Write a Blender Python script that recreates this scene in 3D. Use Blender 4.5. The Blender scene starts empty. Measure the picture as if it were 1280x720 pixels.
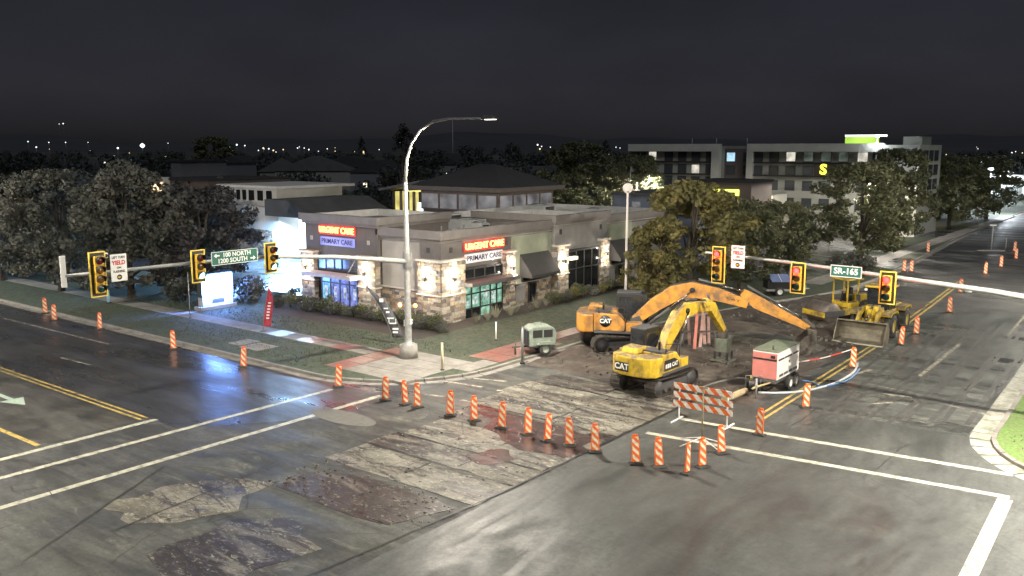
import bpy, bmesh, math, random
import numpy as np
from mathutils import Vector, Matrix
R = math.radians
random.seed(7)
rng = np.random.default_rng(11)
sc = bpy.context.scene
col = sc.collection
# ------------------------------------------------------------------ camera
H = 11.5; F = 1105.0; PIT = R(9.0); YAW = R(37.9)
cam = bpy.data.cameras.new('camera'); co = bpy.data.objects.new('camera', cam); col.objects.link(co)
co.location = (0, 0, H); co.rotation_euler = (R(90) - PIT, 0, YAW)
cam.sensor_width = 36; cam.lens = 36 * F / 1280; cam.clip_start = 0.3; cam.clip_end = 9000
sc.camera = co
# ------------------------------------------------------------------ world, moon, exposure
w = bpy.data.worlds.new('World'); sc.world = w; w.use_nodes = True
nt = w.node_tree; nt.nodes.clear()
out = nt.nodes.new('ShaderNodeOutputWorld'); bg = nt.nodes.new('ShaderNodeBackground')
sky = nt.nodes.new('ShaderNodeTexSky'); sky.sky_type = 'NISHITA'; sky.sun_disc = False
sky.sun_elevation = R(48); sky.sun_rotation = R(142); sky.air_density = 1.0; sky.dust_density = 1.2
hsv = nt.nodes.new('ShaderNodeHueSaturation'); hsv.inputs['Saturation'].default_value = .3
nt.links.new(sky.outputs[0], hsv.inputs['Color'])
tc = nt.nodes.new('ShaderNodeTexCoord'); mp = nt.nodes.new('ShaderNodeMapping'); mp.inputs['Scale'].default_value = (1.5, 1.5, 4)
nz = nt.nodes.new('ShaderNodeTexNoise'); nz.inputs['Scale'].default_value = 2.6; nz.inputs['Detail'].default_value = 9
nt.links.new(tc.outputs['Generated'], mp.inputs[0]); nt.links.new(mp.outputs[0], nz.inputs['Vector'])
mr = nt.nodes.new('ShaderNodeMapRange'); mr.inputs[1].default_value = .3; mr.inputs[2].default_value = .75; mr.inputs[3].default_value = .82; mr.inputs[4].default_value = 1.2
nt.links.new(nz.outputs[0], mr.inputs[0])
mx = nt.nodes.new('ShaderNodeMix'); mx.data_type = 'RGBA'; mx.blend_type = 'MULTIPLY'; mx.inputs[0].default_value = 1
tint = nt.nodes.new('ShaderNodeMix'); tint.data_type = 'RGBA'; tint.blend_type = 'MULTIPLY'; tint.inputs[0].default_value = 1; tint.inputs[7].default_value = (.98, .93, 1.16, 1)
nt.links.new(hsv.outputs[0], tint.inputs[6]); nt.links.new(tint.outputs[2], mx.inputs[6]); nt.links.new(mr.outputs[0], mx.inputs[7])
nt.links.new(mx.outputs[2], bg.inputs[0]); bg.inputs[1].default_value = 0.003
nt.links.new(bg.outputs[0], out.inputs[0])
sun = bpy.data.lights.new('moon', 'SUN'); sun.energy = .62; sun.angle = R(14); sun.color = (.86, .93, 1.0)
so = bpy.data.objects.new('moon', sun); col.objects.link(so)
so.rotation_euler = Vector((-.62, .80, -1.15)).to_track_quat('-Z', 'Y').to_euler()
sc.view_settings.view_transform = 'Standard'; sc.view_settings.look = 'None'
sc.view_settings.exposure = 0.45; sc.view_settings.gamma = 1; sc.view_settings.use_curve_mapping = False
sc.cycles.use_denoising = True
sc.cycles.max_bounces = 5; sc.cycles.diffuse_bounces = 2; sc.cycles.glossy_bounces = 3; sc.cycles.transparent_max_bounces = 6
sc.cycles.sample_clamp_indirect = 4; sc.cycles.use_light_tree = True
# ------------------------------------------------------------------ pixel -> place (a direction; the distance comes from ground or a wall plane)
def ray(px, py):
    x = (px - 640) / F; y = (360 - py) / F
    f = math.cos(PIT) + y * math.sin(PIT); u = -math.sin(PIT) + y * math.cos(PIT)
    return (x * math.cos(YAW) - f * math.sin(YAW), x * math.sin(YAW) + f * math.cos(YAW), u)
def G(px, py, z=0.0):
    r = ray(px, py); t = (z - H) / r[2]; return (r[0] * t, r[1] * t)
def PX(px, py, X):
    r = ray(px, py); t = X / r[0]; return (r[1] * t, H + r[2] * t)
def PY(px, py, Y):
    r = ray(px, py); t = Y / r[1]; return (r[0] * t, H + r[2] * t)
# ------------------------------------------------------------------ materials
MATS = {}
def nd(t, typ, **kw):
    n = t.nodes.new(typ)
    for k, v in kw.items():
        if k.startswith('_'): setattr(n, k[1:], v)
        else: n.inputs[k.replace('__', ' ')].default_value = v
    return n
def mat(name, c, rough=.6, metal=0., var=.18, scale=3., bump=0., bscale=20., c2=None, cov=.5, soft=.12, coord='P', spec=.5, emit=None, es=0., rvar=0., trans=0.):
    if name in MATS: return MATS[name]
    m = bpy.data.materials.new(name); m.use_nodes = True; t = m.node_tree; t.nodes.clear()
    o = nd(t, 'ShaderNodeOutputMaterial'); b = nd(t, 'ShaderNodeBsdfPrincipled')
    b.inputs['Metallic'].default_value = metal; b.inputs['Roughness'].default_value = rough
    b.inputs['Specular IOR Level'].default_value = spec
    L = t.links.new
    if coord == 'P': v = nd(t, 'ShaderNodeNewGeometry').outputs['Position']
    else: v = nd(t, 'ShaderNodeTexCoord').outputs['Object']
    n1 = nd(t, 'ShaderNodeTexNoise', Scale=scale, Detail=8., Roughness=.62); L(v, n1.inputs['Vector'])
    mr1 = nd(t, 'ShaderNodeMapRange'); mr1.inputs[1].default_value = .25; mr1.inputs[2].default_value = .75
    mr1.inputs[3].default_value = 1 - var; mr1.inputs[4].default_value = 1 + var; L(n1.outputs[0], mr1.inputs[0])
    mul = nd(t, 'ShaderNodeMix', _data_type='RGBA', _blend_type='MULTIPLY'); mul.inputs[0].default_value = 1
    if c2 is not None:
        n2 = nd(t, 'ShaderNodeTexNoise', Scale=scale * .37, Detail=9., Roughness=.68); L(v, n2.inputs['Vector'])
        mr2 = nd(t, 'ShaderNodeMapRange'); mr2.inputs[1].default_value = cov - soft; mr2.inputs[2].default_value = cov + soft; L(n2.outputs[0], mr2.inputs[0])
        mc = nd(t, 'ShaderNodeMix', _data_type='RGBA'); L(mr2.outputs[0], mc.inputs[0])
        mc.inputs[6].default_value = (*c, 1); mc.inputs[7].default_value = (*c2, 1); L(mc.outputs[2], mul.inputs[6])
    else: mul.inputs[6].default_value = (*c, 1)
    L(mr1.outputs[0], mul.inputs[7]); L(mul.outputs[2], b.inputs['Base Color'])
    if rvar:
        n3 = nd(t, 'ShaderNodeTexNoise', Scale=.35, Detail=6., Roughness=.6); L(v, n3.inputs['Vector'])
        mr3 = nd(t, 'ShaderNodeMapRange'); mr3.inputs[1].default_value = .35; mr3.inputs[2].default_value = .65
        mr3.inputs[3].default_value = max(.05, rough - rvar); mr3.inputs[4].default_value = min(1, rough + rvar); L(n3.outputs[0], mr3.inputs[0]); L(mr3.outputs[0], b.inputs['Roughness'])
    if bump:
        nb = nd(t, 'ShaderNodeTexNoise', Scale=bscale, Detail=7., Roughness=.7); L(v, nb.inputs['Vector'])
        bp = nd(t, 'ShaderNodeBump', Strength=min(1, bump * 6), Distance=bump); L(nb.outputs[0], bp.inputs['Height']); L(bp.outputs[0], b.inputs['Normal'])
    if emit is not None:
        b.inputs['Emission Color'].default_value = (*emit, 1); b.inputs['Emission Strength'].default_value = es
    if trans:
        tr = nd(t, 'ShaderNodeBsdfTranslucent'); ms = nd(t, 'ShaderNodeMixShader'); ms.inputs[0].default_value = trans
        L(mul.outputs[2], tr.inputs[0]); L(b.outputs[0], ms.inputs[1]); L(tr.outputs[0], ms.inputs[2]); L(ms.outputs[0], o.inputs[0])
    else: L(b.outputs[0], o.inputs[0])
    MATS[name] = m; return m
def dusty(m, c=(.13, .1, .07), lo=.35, hi=.75):
    """dust and dried mud lying on the upward faces"""
    t = m.node_tree; b = [n for n in t.nodes if n.type == 'BSDF_PRINCIPLED'][0]; l = b.inputs['Base Color'].links[0]; src = l.from_socket; L = t.links.new
    g = nd(t, 'ShaderNodeNewGeometry'); sx = nd(t, 'ShaderNodeSeparateXYZ'); L(g.outputs['Normal'], sx.inputs[0]); n = nd(t, 'ShaderNodeTexNoise', Scale=2.4, Detail=9., Roughness=.75); L(g.outputs['Position'], n.inputs['Vector'])
    r1 = nd(t, 'ShaderNodeMapRange'); r1.inputs[1].default_value = lo; r1.inputs[2].default_value = hi; L(sx.outputs[2], r1.inputs[0]); r2 = nd(t, 'ShaderNodeMapRange'); r2.inputs[1].default_value = .32; r2.inputs[2].default_value = .55; L(n.outputs[0], r2.inputs[0])
    mu = nd(t, 'ShaderNodeMath', _operation='MULTIPLY'); L(r1.outputs[0], mu.inputs[0]); L(r2.outputs[0], mu.inputs[1]); mx_ = nd(t, 'ShaderNodeMix', _data_type='RGBA'); L(mu.outputs[0], mx_.inputs[0]); L(src, mx_.inputs[6]); mx_.inputs[7].default_value = (*c, 1); L(mx_.outputs[2], b.inputs['Base Color'])
    r3 = nd(t, 'ShaderNodeMapRange'); r3.inputs[3].default_value = b.inputs['Roughness'].default_value; r3.inputs[4].default_value = .85; L(mu.outputs[0], r3.inputs[0]); L(r3.outputs[0], b.inputs['Roughness']); return m
def emis(name, c, s):
    return mat(name, (.3, .3, .3), .4, emit=c, es=s, var=0)
def stripe_mat(name, ca, cb, period, ax=(1, 0, 1), dx=0., border=None):
    m = bpy.data.materials.new(name); m.use_nodes = True; t = m.node_tree; b = t.nodes['Principled BSDF']; L = t.links.new
    tcn = nd(t, 'ShaderNodeTexCoord'); dot = nd(t, 'ShaderNodeVectorMath', _operation='DOT_PRODUCT'); L(tcn.outputs['Object'], dot.inputs[0]); dot.inputs[1].default_value = ax
    dv = nd(t, 'ShaderNodeMath', _operation='DIVIDE'); L(dot.outputs['Value'], dv.inputs[0]); dv.inputs[1].default_value = period
    ad = nd(t, 'ShaderNodeMath', _operation='ADD'); L(dv.outputs[0], ad.inputs[0]); ad.inputs[1].default_value = 100 + dx
    fr = nd(t, 'ShaderNodeMath', _operation='FRACT'); L(ad.outputs[0], fr.inputs[0])
    gt = nd(t, 'ShaderNodeMath', _operation='GREATER_THAN'); L(fr.outputs[0], gt.inputs[0]); gt.inputs[1].default_value = .5
    fac = gt.outputs[0]
    if border:
        sx = nd(t, 'ShaderNodeSeparateXYZ'); L(tcn.outputs['Object'], sx.inputs[0])
        ab = nd(t, 'ShaderNodeMath', _operation='ABSOLUTE'); L(sx.outputs[0], ab.inputs[0])
        lt = nd(t, 'ShaderNodeMath', _operation='LESS_THAN'); L(ab.outputs[0], lt.inputs[0]); lt.inputs[1].default_value = border
        mm = nd(t, 'ShaderNodeMath', _operation='MULTIPLY'); L(lt.outputs[0], mm.inputs[0]); L(gt.outputs[0], mm.inputs[1]); fac = mm.outputs[0]
    mc = nd(t, 'ShaderNodeMix', _data_type='RGBA'); L(fac, mc.inputs[0]); mc.inputs[6].default_value = (*ca, 1); mc.inputs[7].default_value = (*cb, 1)
    n1 = nd(t, 'ShaderNodeTexNoise', Scale=9., Detail=6.); L(nd(t, 'ShaderNodeNewGeometry').outputs['Position'], n1.inputs['Vector'])
    mr1 = nd(t, 'ShaderNodeMapRange'); mr1.inputs[1].default_value = .3; mr1.inputs[2].default_value = .7; mr1.inputs[3].default_value = .7; mr1.inputs[4].default_value = 1.1; L(n1.outputs[0], mr1.inputs[0])
    mul = nd(t, 'ShaderNodeMix', _data_type='RGBA', _blend_type='MULTIPLY'); mul.inputs[0].default_value = 1
    L(mc.outputs[2], mul.inputs[6]); L(mr1.outputs[0], mul.inputs[7]); L(mul.outputs[2], b.inputs['Base Color']); b.inputs['Roughness'].default_value = .45
    MATS[name] = m; return m
# ------------------------------------------------------------------ mesh builder
class MB:
    def __init__(s): s.v = []; s.f = []; s.sm = []
    def add(s, vs, fs, smooth=False):
        k = len(s.v); s.v += [tuple(x) for x in vs]; s.f += [tuple(i + k for i in f) for f in fs]; s.sm += [smooth] * len(fs); return s
    def box(s, x0, x1, y0, y1, z0, z1, taper=0., M=None):
        t = taper; x0, x1 = min(x0, x1), max(x0, x1); y0, y1 = min(y0, y1), max(y0, y1)
        vs = [(x0, y0, z0), (x1, y0, z0), (x1, y1, z0), (x0, y1, z0), (x0 + t, y0 + t, z1), (x1 - t, y0 + t, z1), (x1 - t, y1 - t, z1), (x0 + t, y1 - t, z1)]
        if M is not None: vs = [M @ Vector(p) for p in vs]
        return s.add(vs, [(3, 2, 1, 0), (4, 5, 6, 7), (0, 1, 5, 4), (1, 2, 6, 5), (2, 3, 7, 6), (3, 0, 4, 7)])
    def cyl(s, a, b, r0, r1=None, n=12, cap=True, smooth=True):
        if r1 is None: r1 = r0
        a = Vector(a); b = Vector(b); d = (b - a).normalized(); u = d.orthogonal().normalized(); v = d.cross(u)
        vs = []
        for i in range(n):
            q = 2 * math.pi * i / n; e = u * math.cos(q) + v * math.sin(q); vs += [a + e * r0, b + e * r1]
        fs = [(2 * i, 2 * ((i + 1) % n), 2 * ((i + 1) % n) + 1, 2 * i + 1) for i in range(n)]
        s.add(vs, fs, smooth)
        if cap:
            k = len(s.v) - 2 * n
            s.f.append(tuple(k + 2 * i for i in range(n))[::-1]); s.f.append(tuple(k + 2 * i + 1 for i in range(n))); s.sm += [False, False]
        return s
    def tube(s, pts, r, n=8):
        pts = [Vector(p) for p in pts]; rs = r if isinstance(r, (list, tuple)) else [r] * len(pts); k = len(s.v); u = None
        for i, p in enumerate(pts):
            d = (pts[min(i + 1, len(pts) - 1)] - pts[max(i - 1, 0)]).normalized()
            if u is None: u = d.orthogonal().normalized()
            else: u = (u - d * u.dot(d)).normalized()
            v = d.cross(u)
            for j in range(n):
                q = 2 * math.pi * j / n; s.v.append(tuple(p + (u * math.cos(q) + v * math.sin(q)) * rs[i]))
        for i in range(len(pts) - 1):
            for j in range(n):
                s.f.append((k + i * n + j, k + i * n + (j + 1) % n, k + (i + 1) * n + (j + 1) % n, k + (i + 1) * n + j)); s.sm.append(True)
        m = len(pts) - 1
        s.f.append(tuple(k + j for j in range(n))[::-1]); s.f.append(tuple(k + m * n + j for j in range(n))); s.sm += [False, False]
        return s
    def prism(s, poly, y0, y1, M=None):          # polygon in x,z extruded along y
        n = len(poly); vs = [(x, y0, z) for x, z in poly] + [(x, y1, z) for x, z in poly]
        if M is not None: vs = [M @ Vector(p) for p in vs]
        return s.add(vs, [tuple(range(n)), tuple(range(2 * n - 1, n - 1, -1))] + [(i, i + n, (i + 1) % n + n, (i + 1) % n) for i in range(n)])
    def slab(s, poly, z0, z1):                   # polygon in x,y extruded along z
        n = len(poly); a = sum(poly[i][0] * poly[(i + 1) % n][1] - poly[(i + 1) % n][0] * poly[i][1] for i in range(n))
        if a < 0: poly = poly[::-1]
        vs = [(x, y, z0) for x, y in poly] + [(x, y, z1) for x, y in poly]
        return s.add(vs, [tuple(range(n))[::-1], tuple(range(n, 2 * n))] + [(i, (i + 1) % n, (i + 1) % n + n, i + n) for i in range(n)])
    def sheet(s, poly, z):
        n = len(poly); a = sum(poly[i][0] * poly[(i + 1) % n][1] - poly[(i + 1) % n][0] * poly[i][1] for i in range(n))
        if a < 0: poly = poly[::-1]
        return s.add([(x, y, z) for x, y in poly], [tuple(range(n))])
    def lathe(s, prof, c=(0, 0, 0), n=20, axis='z'):
        k = len(s.v)
        for r, h in prof:
            for j in range(n):
                q = 2 * math.pi * j / n
                p = (r * math.cos(q), r * math.sin(q), h)
                if axis == 'y': p = (p[0], h, p[1])
                if axis == 'x': p = (h, p[0], p[1])
                s.v.append((c[0] + p[0], c[1] + p[1], c[2] + p[2]))
        for i in range(len(prof) - 1):
            for j in range(n): s.f.append((k + i * n + j, k + i * n + (j + 1) % n, k + (i + 1) * n + (j + 1) % n, k + (i + 1) * n + j)); s.sm.append(True)
        return s
    def strip(s, path, hw, y0, y1):              # thick bent beam in the x,z plane
        up = []; lo = []
        for i, p in enumerate(path):
            a = path[max(i - 1, 0)]; b = path[min(i + 1, len(path) - 1)]; d = math.hypot(b[0] - a[0], b[1] - a[1]); nx, nz_ = -(b[1] - a[1]) / d, (b[0] - a[0]) / d
            up.append((p[0] + nx * hw[i], p[1] + nz_ * hw[i])); lo.append((p[0] - nx * hw[i], p[1] - nz_ * hw[i]))
        n = len(path); k = len(s.v)
        for i in range(n): s.v += [(up[i][0], y0, up[i][1]), (up[i][0], y1, up[i][1]), (lo[i][0], y1, lo[i][1]), (lo[i][0], y0, lo[i][1])]
        for i in range(n - 1):
            a = k + 4 * i; b = a + 4
            for j in range(4): s.f.append((a + j, a + (j + 1) % 4, b + (j + 1) % 4, b + j)); s.sm.append(False)
        s.f += [(k + 3, k + 2, k + 1, k), (k + 4 * n - 4, k + 4 * n - 3, k + 4 * n - 2, k + 4 * n - 1)]; s.sm += [False, False]
        return s
    def mesh(s, name, m):
        me = bpy.data.meshes.new(name); me.from_pydata(s.v, [], s.f); me.polygons.foreach_set('use_smooth', s.sm)
        bm = bmesh.new(); bm.from_mesh(me); bmesh.ops.recalc_face_normals(bm, faces=bm.faces); bm.to_mesh(me); bm.free()
        if m is not None: me.materials.append(m)
        me.update(); return me
    def build(s, name, m, parent=None, loc=None, rot=None, bev=0., kind=None):
        o = bpy.data.objects.new(name, s.mesh(name, m)); col.objects.link(o)
        if parent is not None: o.parent = parent
        if loc is not None: o.location = loc
        if rot is not None: o.rotation_euler = rot
        if bev:
            b = o.modifiers.new('bevel', 'BEVEL'); b.width = bev; b.segments = 2; b.limit_method = 'ANGLE'; b.angle_limit = R(40)
        if kind: o['kind'] = kind
        return o
def B(*a, **k): return MB().box(*a, **k)
def flat(o):                                     # sheets must face up
    return o
def tag(o, label=None, cat=None, group=None, kind=None):
    if label: o['label'] = label
    if cat: o['category'] = cat
    if group: o['group'] = group
    if kind: o['kind'] = kind
    return o
def thing(name, label, cat, loc=(0, 0, 0), rz=0., group=None):
    o = bpy.data.objects.new(name, None); col.objects.link(o); o.empty_display_size = .2
    o.location = loc; o.rotation_euler = (0, 0, rz); return tag(o, label, cat, group)
def child_obj(name, mesh, parent, loc=(0, 0, 0), rot=(0, 0, 0), scale=(1, 1, 1)):
    o = bpy.data.objects.new(name, mesh); col.objects.link(o); o.parent = parent; o.location = loc; o.rotation_euler = rot; o.scale = scale; return o
KIDS = {}
def copy_tree(o, parent=None):
    c = o.copy(); col.objects.link(c); c.parent = parent
    for ch in [x for x in o.children]: copy_tree(ch, c)
    return c
def text(name, body, size, m, parent, loc, rot, depth=.01, sx=1., align='CENTER', bold=0.):
    cu = bpy.data.curves.new(name, 'FONT'); cu.body = body; cu.size = size; cu.extrude = depth; cu.align_x = align; cu.align_y = 'CENTER'; cu.offset = bold; cu.resolution_u = 3
    t = bpy.data.objects.new('tmp', cu); col.objects.link(t); bpy.context.view_layer.update()
    me = bpy.data.meshes.new_from_object(t.evaluated_get(bpy.context.evaluated_depsgraph_get()))
    bpy.data.objects.remove(t); bpy.data.curves.remove(cu)
    me.name = name; me.materials.clear(); me.materials.append(m)
    return child_obj(name, me, parent, loc, rot, (sx, 1, 1))
def lamp(name, typ, loc, power, color, parent=None, size=.15, rot=None, cone=None, blend=1., sy=None):
    l = bpy.data.lights.new(name, typ); l.energy = power; l.color = color
    if typ == 'AREA':
        l.size = size
        if sy: l.shape = 'RECTANGLE'; l.size_y = sy
    else: l.shadow_soft_size = size
    if typ == 'SPOT': l.spot_size = cone; l.spot_blend = blend
    o = bpy.data.objects.new(name, l); col.objects.link(o); o.location = loc
    if rot is not None: o.rotation_euler = rot
    if parent is not None: o.parent = parent
    return o
# ------------------------------------------------------------------ palette
def road_mat(name, c, c2, c3, rough, rv, axis, cov=.5, streak=.35, crack=.8, cs=.22, spec=.35, peb=None, t3=(.56, .66)):
    """asphalt or worn concrete: patches, streaks along the traffic axis, speckle, hairline cracks"""
    m = bpy.data.materials.new(name); m.use_nodes = True; t = m.node_tree; b = t.nodes['Principled BSDF']; L = t.links.new; P = nd(t, 'ShaderNodeNewGeometry').outputs['Position']
    def noise(scale, det=8., ro=.62, st=None, dist=0.):
        n = nd(t, 'ShaderNodeTexNoise', Scale=scale, Detail=det, Roughness=ro, Distortion=dist); v = P
        if st: mp_ = nd(t, 'ShaderNodeMapping'); mp_.inputs['Scale'].default_value = st; L(P, mp_.inputs[0]); v = mp_.outputs[0]
        L(v, n.inputs['Vector']); return n.outputs[0]
    def rng_(x, a, b_, lo, hi):
        r = nd(t, 'ShaderNodeMapRange'); r.inputs[1].default_value = a; r.inputs[2].default_value = b_; r.inputs[3].default_value = lo; r.inputs[4].default_value = hi; L(x, r.inputs[0]); return r.outputs[0]
    def mixc(f, a, b_, typ='MIX'):
        x = nd(t, 'ShaderNodeMix', _data_type='RGBA', _blend_type=typ)
        for k, q in ((0, f), (6, a), (7, b_)):
            if isinstance(q, tuple): x.inputs[k].default_value = (*q, 1)
            elif isinstance(q, float): x.inputs[k].default_value = q
            else: L(q, x.inputs[k])
        return x.outputs[2]
    st = (.2, 1, 1) if axis == 'X' else (1, .3, 1)
    patch = rng_(noise(.33, 9., .66, None, .6), cov - .08, cov + .08, 0., 1.); streaky = noise(1.6, 8., .7, st, .3)
    colr = mixc(patch, c, c2); colr = mixc(rng_(noise(.9, 10., .75, (.35, 1, 1) if axis == 'X' else (1, .35, 1), 1.2), t3[0], t3[1], 0., 1.), colr, c3)
    colr = mixc(1., colr, rng_(streaky, .3, .7, 1 - streak, 1 + streak), 'MULTIPLY'); colr = mixc(1., colr, rng_(noise(45., 3., .8), .3, .7, .72, 1.3), 'MULTIPLY')
    colr = mixc(1., colr, rng_(noise(4.5, 10., .85), .36, .64, .66, 1.36), 'MULTIPLY')
    if peb: colr = mixc(rng_(noise(7., 6., .8, (.5, 1, 1), .8), .56, .61, 0., 1.), colr, peb); colr = mixc(rng_(noise(3.2, 8., .75, (.4, 1, 1), 1.), .6, .64, 0., .85), colr, (.025, .022, .022))
    if crack:
        vo = nd(t, 'ShaderNodeTexVoronoi', _feature='DISTANCE_TO_EDGE', Scale=cs); wv = nd(t, 'ShaderNodeMix', _data_type='RGBA', _blend_type='LINEAR_LIGHT'); wv.inputs[0].default_value = .12
        L(P, wv.inputs[6]); nn = nd(t, 'ShaderNodeTexNoise', Scale=1.3, Detail=6.); L(P, nn.inputs['Vector']); L(nn.outputs['Color'], wv.inputs[7]); L(wv.outputs[2], vo.inputs['Vector'])
        ck = rng_(vo.outputs[0], 0., .006 * cs / .22, crack, 0.); mk = nd(t, 'ShaderNodeMath', _operation='MULTIPLY'); L(ck, mk.inputs[0]); L(rng_(noise(.18), .42, .55, 0., 1.), mk.inputs[1]); colr = mixc(mk.outputs[0], colr, (.012, .012, .012))
    L(colr, b.inputs['Base Color']); b.inputs['Specular IOR Level'].default_value = spec
    rr_ = rng_(noise(.5, 7., .65, st, .5), .36, .62, max(.08, rough - rv), min(1., rough + rv)); L(rr_, b.inputs['Roughness'])
    bp = nd(t, 'ShaderNodeBump', Strength=.35, Distance=.012); L(noise(26., 6., .75), bp.inputs['Height']); L(bp.outputs[0], b.inputs['Normal'])
    MATS[name] = m; return m
ASPH = road_mat('asphalt_old', (.064, .064, .061), (.042, .042, .043), (.1, .096, .084), .58, .2, 'X')
ASPW = road_mat('asphalt_damp', (.042, .043, .048), (.055, .055, .057), (.032, .032, .036), .36, .18, 'X', .54, .25, .5, .15, .5)
ASPN = road_mat('asphalt_new', (.05, .053, .05), (.068, .071, .065), (.036, .038, .037), .52, .2, 'Y', .52, .18, .5, .12, .4)
DUST = road_mat('asphalt_dusty', (.07, .071, .062), (.04, .041, .04), (.125, .122, .102), .6, .24, 'X', .5, .5)
GRASS = mat('lawn_grass', (.04, .06, .036), .85, var=.6, scale=4, bump=.05, bscale=16, c2=(.07, .07, .045), cov=.53, soft=.12)
GRASSR = mat('lawn_lamplit', (.1, .18, .035), .85, var=.5, scale=7, bump=.03, bscale=26, c2=(.11, .12, .05), cov=.55, soft=.15)  # brighter copy of the lawn grass, lamp light put into its colour
CONC = mat('concrete', (.24, .225, .2), .75, var=.25, scale=2.5, bump=.004, bscale=30, c2=(.15, .135, .12), cov=.55, soft=.15)
CONCB = road_mat('concrete_broken', (.2, .188, .152), (.115, .105, .085), (.035, .03, .03), .55, .25, 'X', .5, .6, .9, .5, peb=(.34, .32, .24), t3=(.5, .56))
CONCD = road_mat('concrete_stained', (.085, .078, .07), (.16, .148, .12), (.03, .024, .025), .42, .25, 'X', .52, .6, .9, .5, peb=(.26, .25, .19), t3=(.45, .51))
DIRT = mat('dirt', (.055, .042, .034), .8, var=.45, scale=2.2, bump=.03, bscale=9, c2=(.1, .085, .065), cov=.57, soft=.1, rvar=.15)
DIRTR = road_mat('dirt_dark', (.03, .02, .019), (.042, .03, .027), (.2, .18, .14), .42, .2, 'X', .5, .5, .6, .6, peb=(.2, .18, .14))
MULCH = mat('mulch', (.045, .034, .028), .9, var=.4, scale=6, bump=.03, bscale=22)
REDREFL = mat('slab_red_reflection', (.2, .075, .06), .42, var=.35, scale=5, bump=.004, bscale=30, c2=(.15, .11, .09), cov=.5)  # paving slabs with the red neon reflection painted into their colour
PAINTW = mat('paint_white', (.44, .43, .34), .55, var=.25, scale=9, c2=(.14, .135, .115), cov=.57, soft=.1)
PAINTY = mat('paint_yellow', (.5, .36, .09), .55, var=.25, scale=9, c2=(.12, .1, .06), cov=.55, soft=.1)
PAINTO = mat('paint_worn', (.4, .36, .27), .6, var=.3, scale=8, c2=(.08, .075, .065), cov=.5, soft=.08)
SEAM = mat('seam_tar', (.012, .012, .012), .5, var=.2)
PUDDLE = road_mat('wet_film_red_reflection', (.075, .05, .048), (.06, .042, .04), (.1, .085, .072), .24, .08, 'X', .5, .5, .6, .5, .7)  # wet film, with the red sign's reflection partly put into its colour
TERR = mat('terrain', (.03, .034, .028), .95, var=.4, scale=.05, c2=(.045, .043, .036), cov=.5)
HILL = mat('hillside', (.03, .032, .036), 1., var=.3, scale=.004)
# ------------------------------------------------------------------ ground
MB().sheet([(-6000, -2500), (3000, -2500), (3000, 7000), (-6000, 7000)], -.08).build('ground', TERR, kind='structure')
m = MB(); pts = []
N = 90
for i in range(N + 1):                            # far ridge line beyond the valley
    a = R(-40 + 160 * i / N) + YAW - R(40)
    d = 3600
    c, s = -math.sin(a), math.cos(a)
    h = 50 + 16 * math.sin(i * .31) + 9 * math.sin(i * .83 + 1) + 5 * math.sin(i * 1.9)
    m.v += [(c * (d - 900), s * (d - 900), -2), (c * d, s * d, h), (c * (d + 900), s * (d + 900), -2)]
for i in range(N): m.f += [(3 * i, 3 * i + 3, 3 * i + 4, 3 * i + 1), (3 * i + 1, 3 * i + 4, 3 * i + 5, 3 * i + 2)]; m.sm += [True, True]
m.build('hills', HILL, kind='structure')
road = MB().sheet([(-700, -60), (160, -60), (160, 36.5), (3, 36.5), (3, 600), (-40, 600), (-40, 36.5), (-700, 36.5)], 0).build('road', ASPH, kind='structure')
def on_road(name, poly, z, m): return MB().sheet(poly, z).build(name, m, road)
on_road('damp_lane', [(-700, 19.4), (-32.6, 19.4), (-29, 24), (-28.5, 36.4), (-700, 36.4)], .004, ASPW)
on_road('dusty_patch', [(-29.2, 7), (-17.7, 7), (-17.7, 36.8), (-28.7, 36.8), (-27, 28.5)], .004, DUST)
on_road('new_pavement', [(-17.55, -10), (1.5, -10), (1.5, 33.5), (-5.6, 38), (-5.6, 70), (-15.0, 70), (-15.0, 37), (-17.55, 36.8)], .004, ASPN)
on_road('turning_lane', [(-300, 14.9), (-35, 14.9), (-35, 18.8), (-300, 18.8)], .004, road_mat('asphalt_worn', (.082, .078, .07), (.05, .049, .048), (.1, .095, .085), .5, .2, 'X'))
def jit(poly, a, n=3):
    o = []
    for i, p in enumerate(poly):
        q = poly[(i + 1) % len(poly)]
        for k in range(n):
            t = k / n; o.append((p[0] + (q[0] - p[0]) * t + random.uniform(-a, a), p[1] + (q[1] - p[1]) * t + random.uniform(-a, a)))
    return o
# old concrete base slabs laid bare in the junction
ys = [20.7, 22.9, 24.6, 27.2, 29.6, 32.2, 34.4, 36.6]
for i in range(len(ys) - 1):
    xa = -24.9 - .12 * i + random.uniform(-.5, .5); xm = random.uniform(-21.8, -20.4)
    for k, (x0, x1) in enumerate(((xa, xm), (xm + .07, -17.75))):
        mm = random.choice([CONCB, CONCD, CONCB]) if i != 3 else CONCD
        MB().slab(jit([(x0, ys[i] + .05), (x1, ys[i] + .05), (x1, ys[i + 1] - .05), (x0, ys[i + 1] - .05)], .06, 5), .001, random.uniform(.012, .03)).build('concrete_slab', mm, road)
MB().slab(jit([(-24.4, 17.9), (-18.9, 17.9), (-18.0, 20.3), (-20.5, 20.55), (-23.2, 20.1), (-24.6, 19.2)], .15, 4), .001, .014).build('dirt_fill', DIRTR, road)
MB().slab(jit([(-27.6, 13.6), (-25.2, 13.0), (-23.6, 15.6), (-24.6, 18), (-26.4, 17.2)], .25, 4), .001, .012).build('patched_surface', CONCB, road)
MB().slab(jit([(-22.8, 12.2), (-19.8, 12), (-19.2, 15.6), (-21.5, 16.5), (-22.9, 15.2)], .2, 4), .001, .010).build('patched_surface', CONCD, road)
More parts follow.
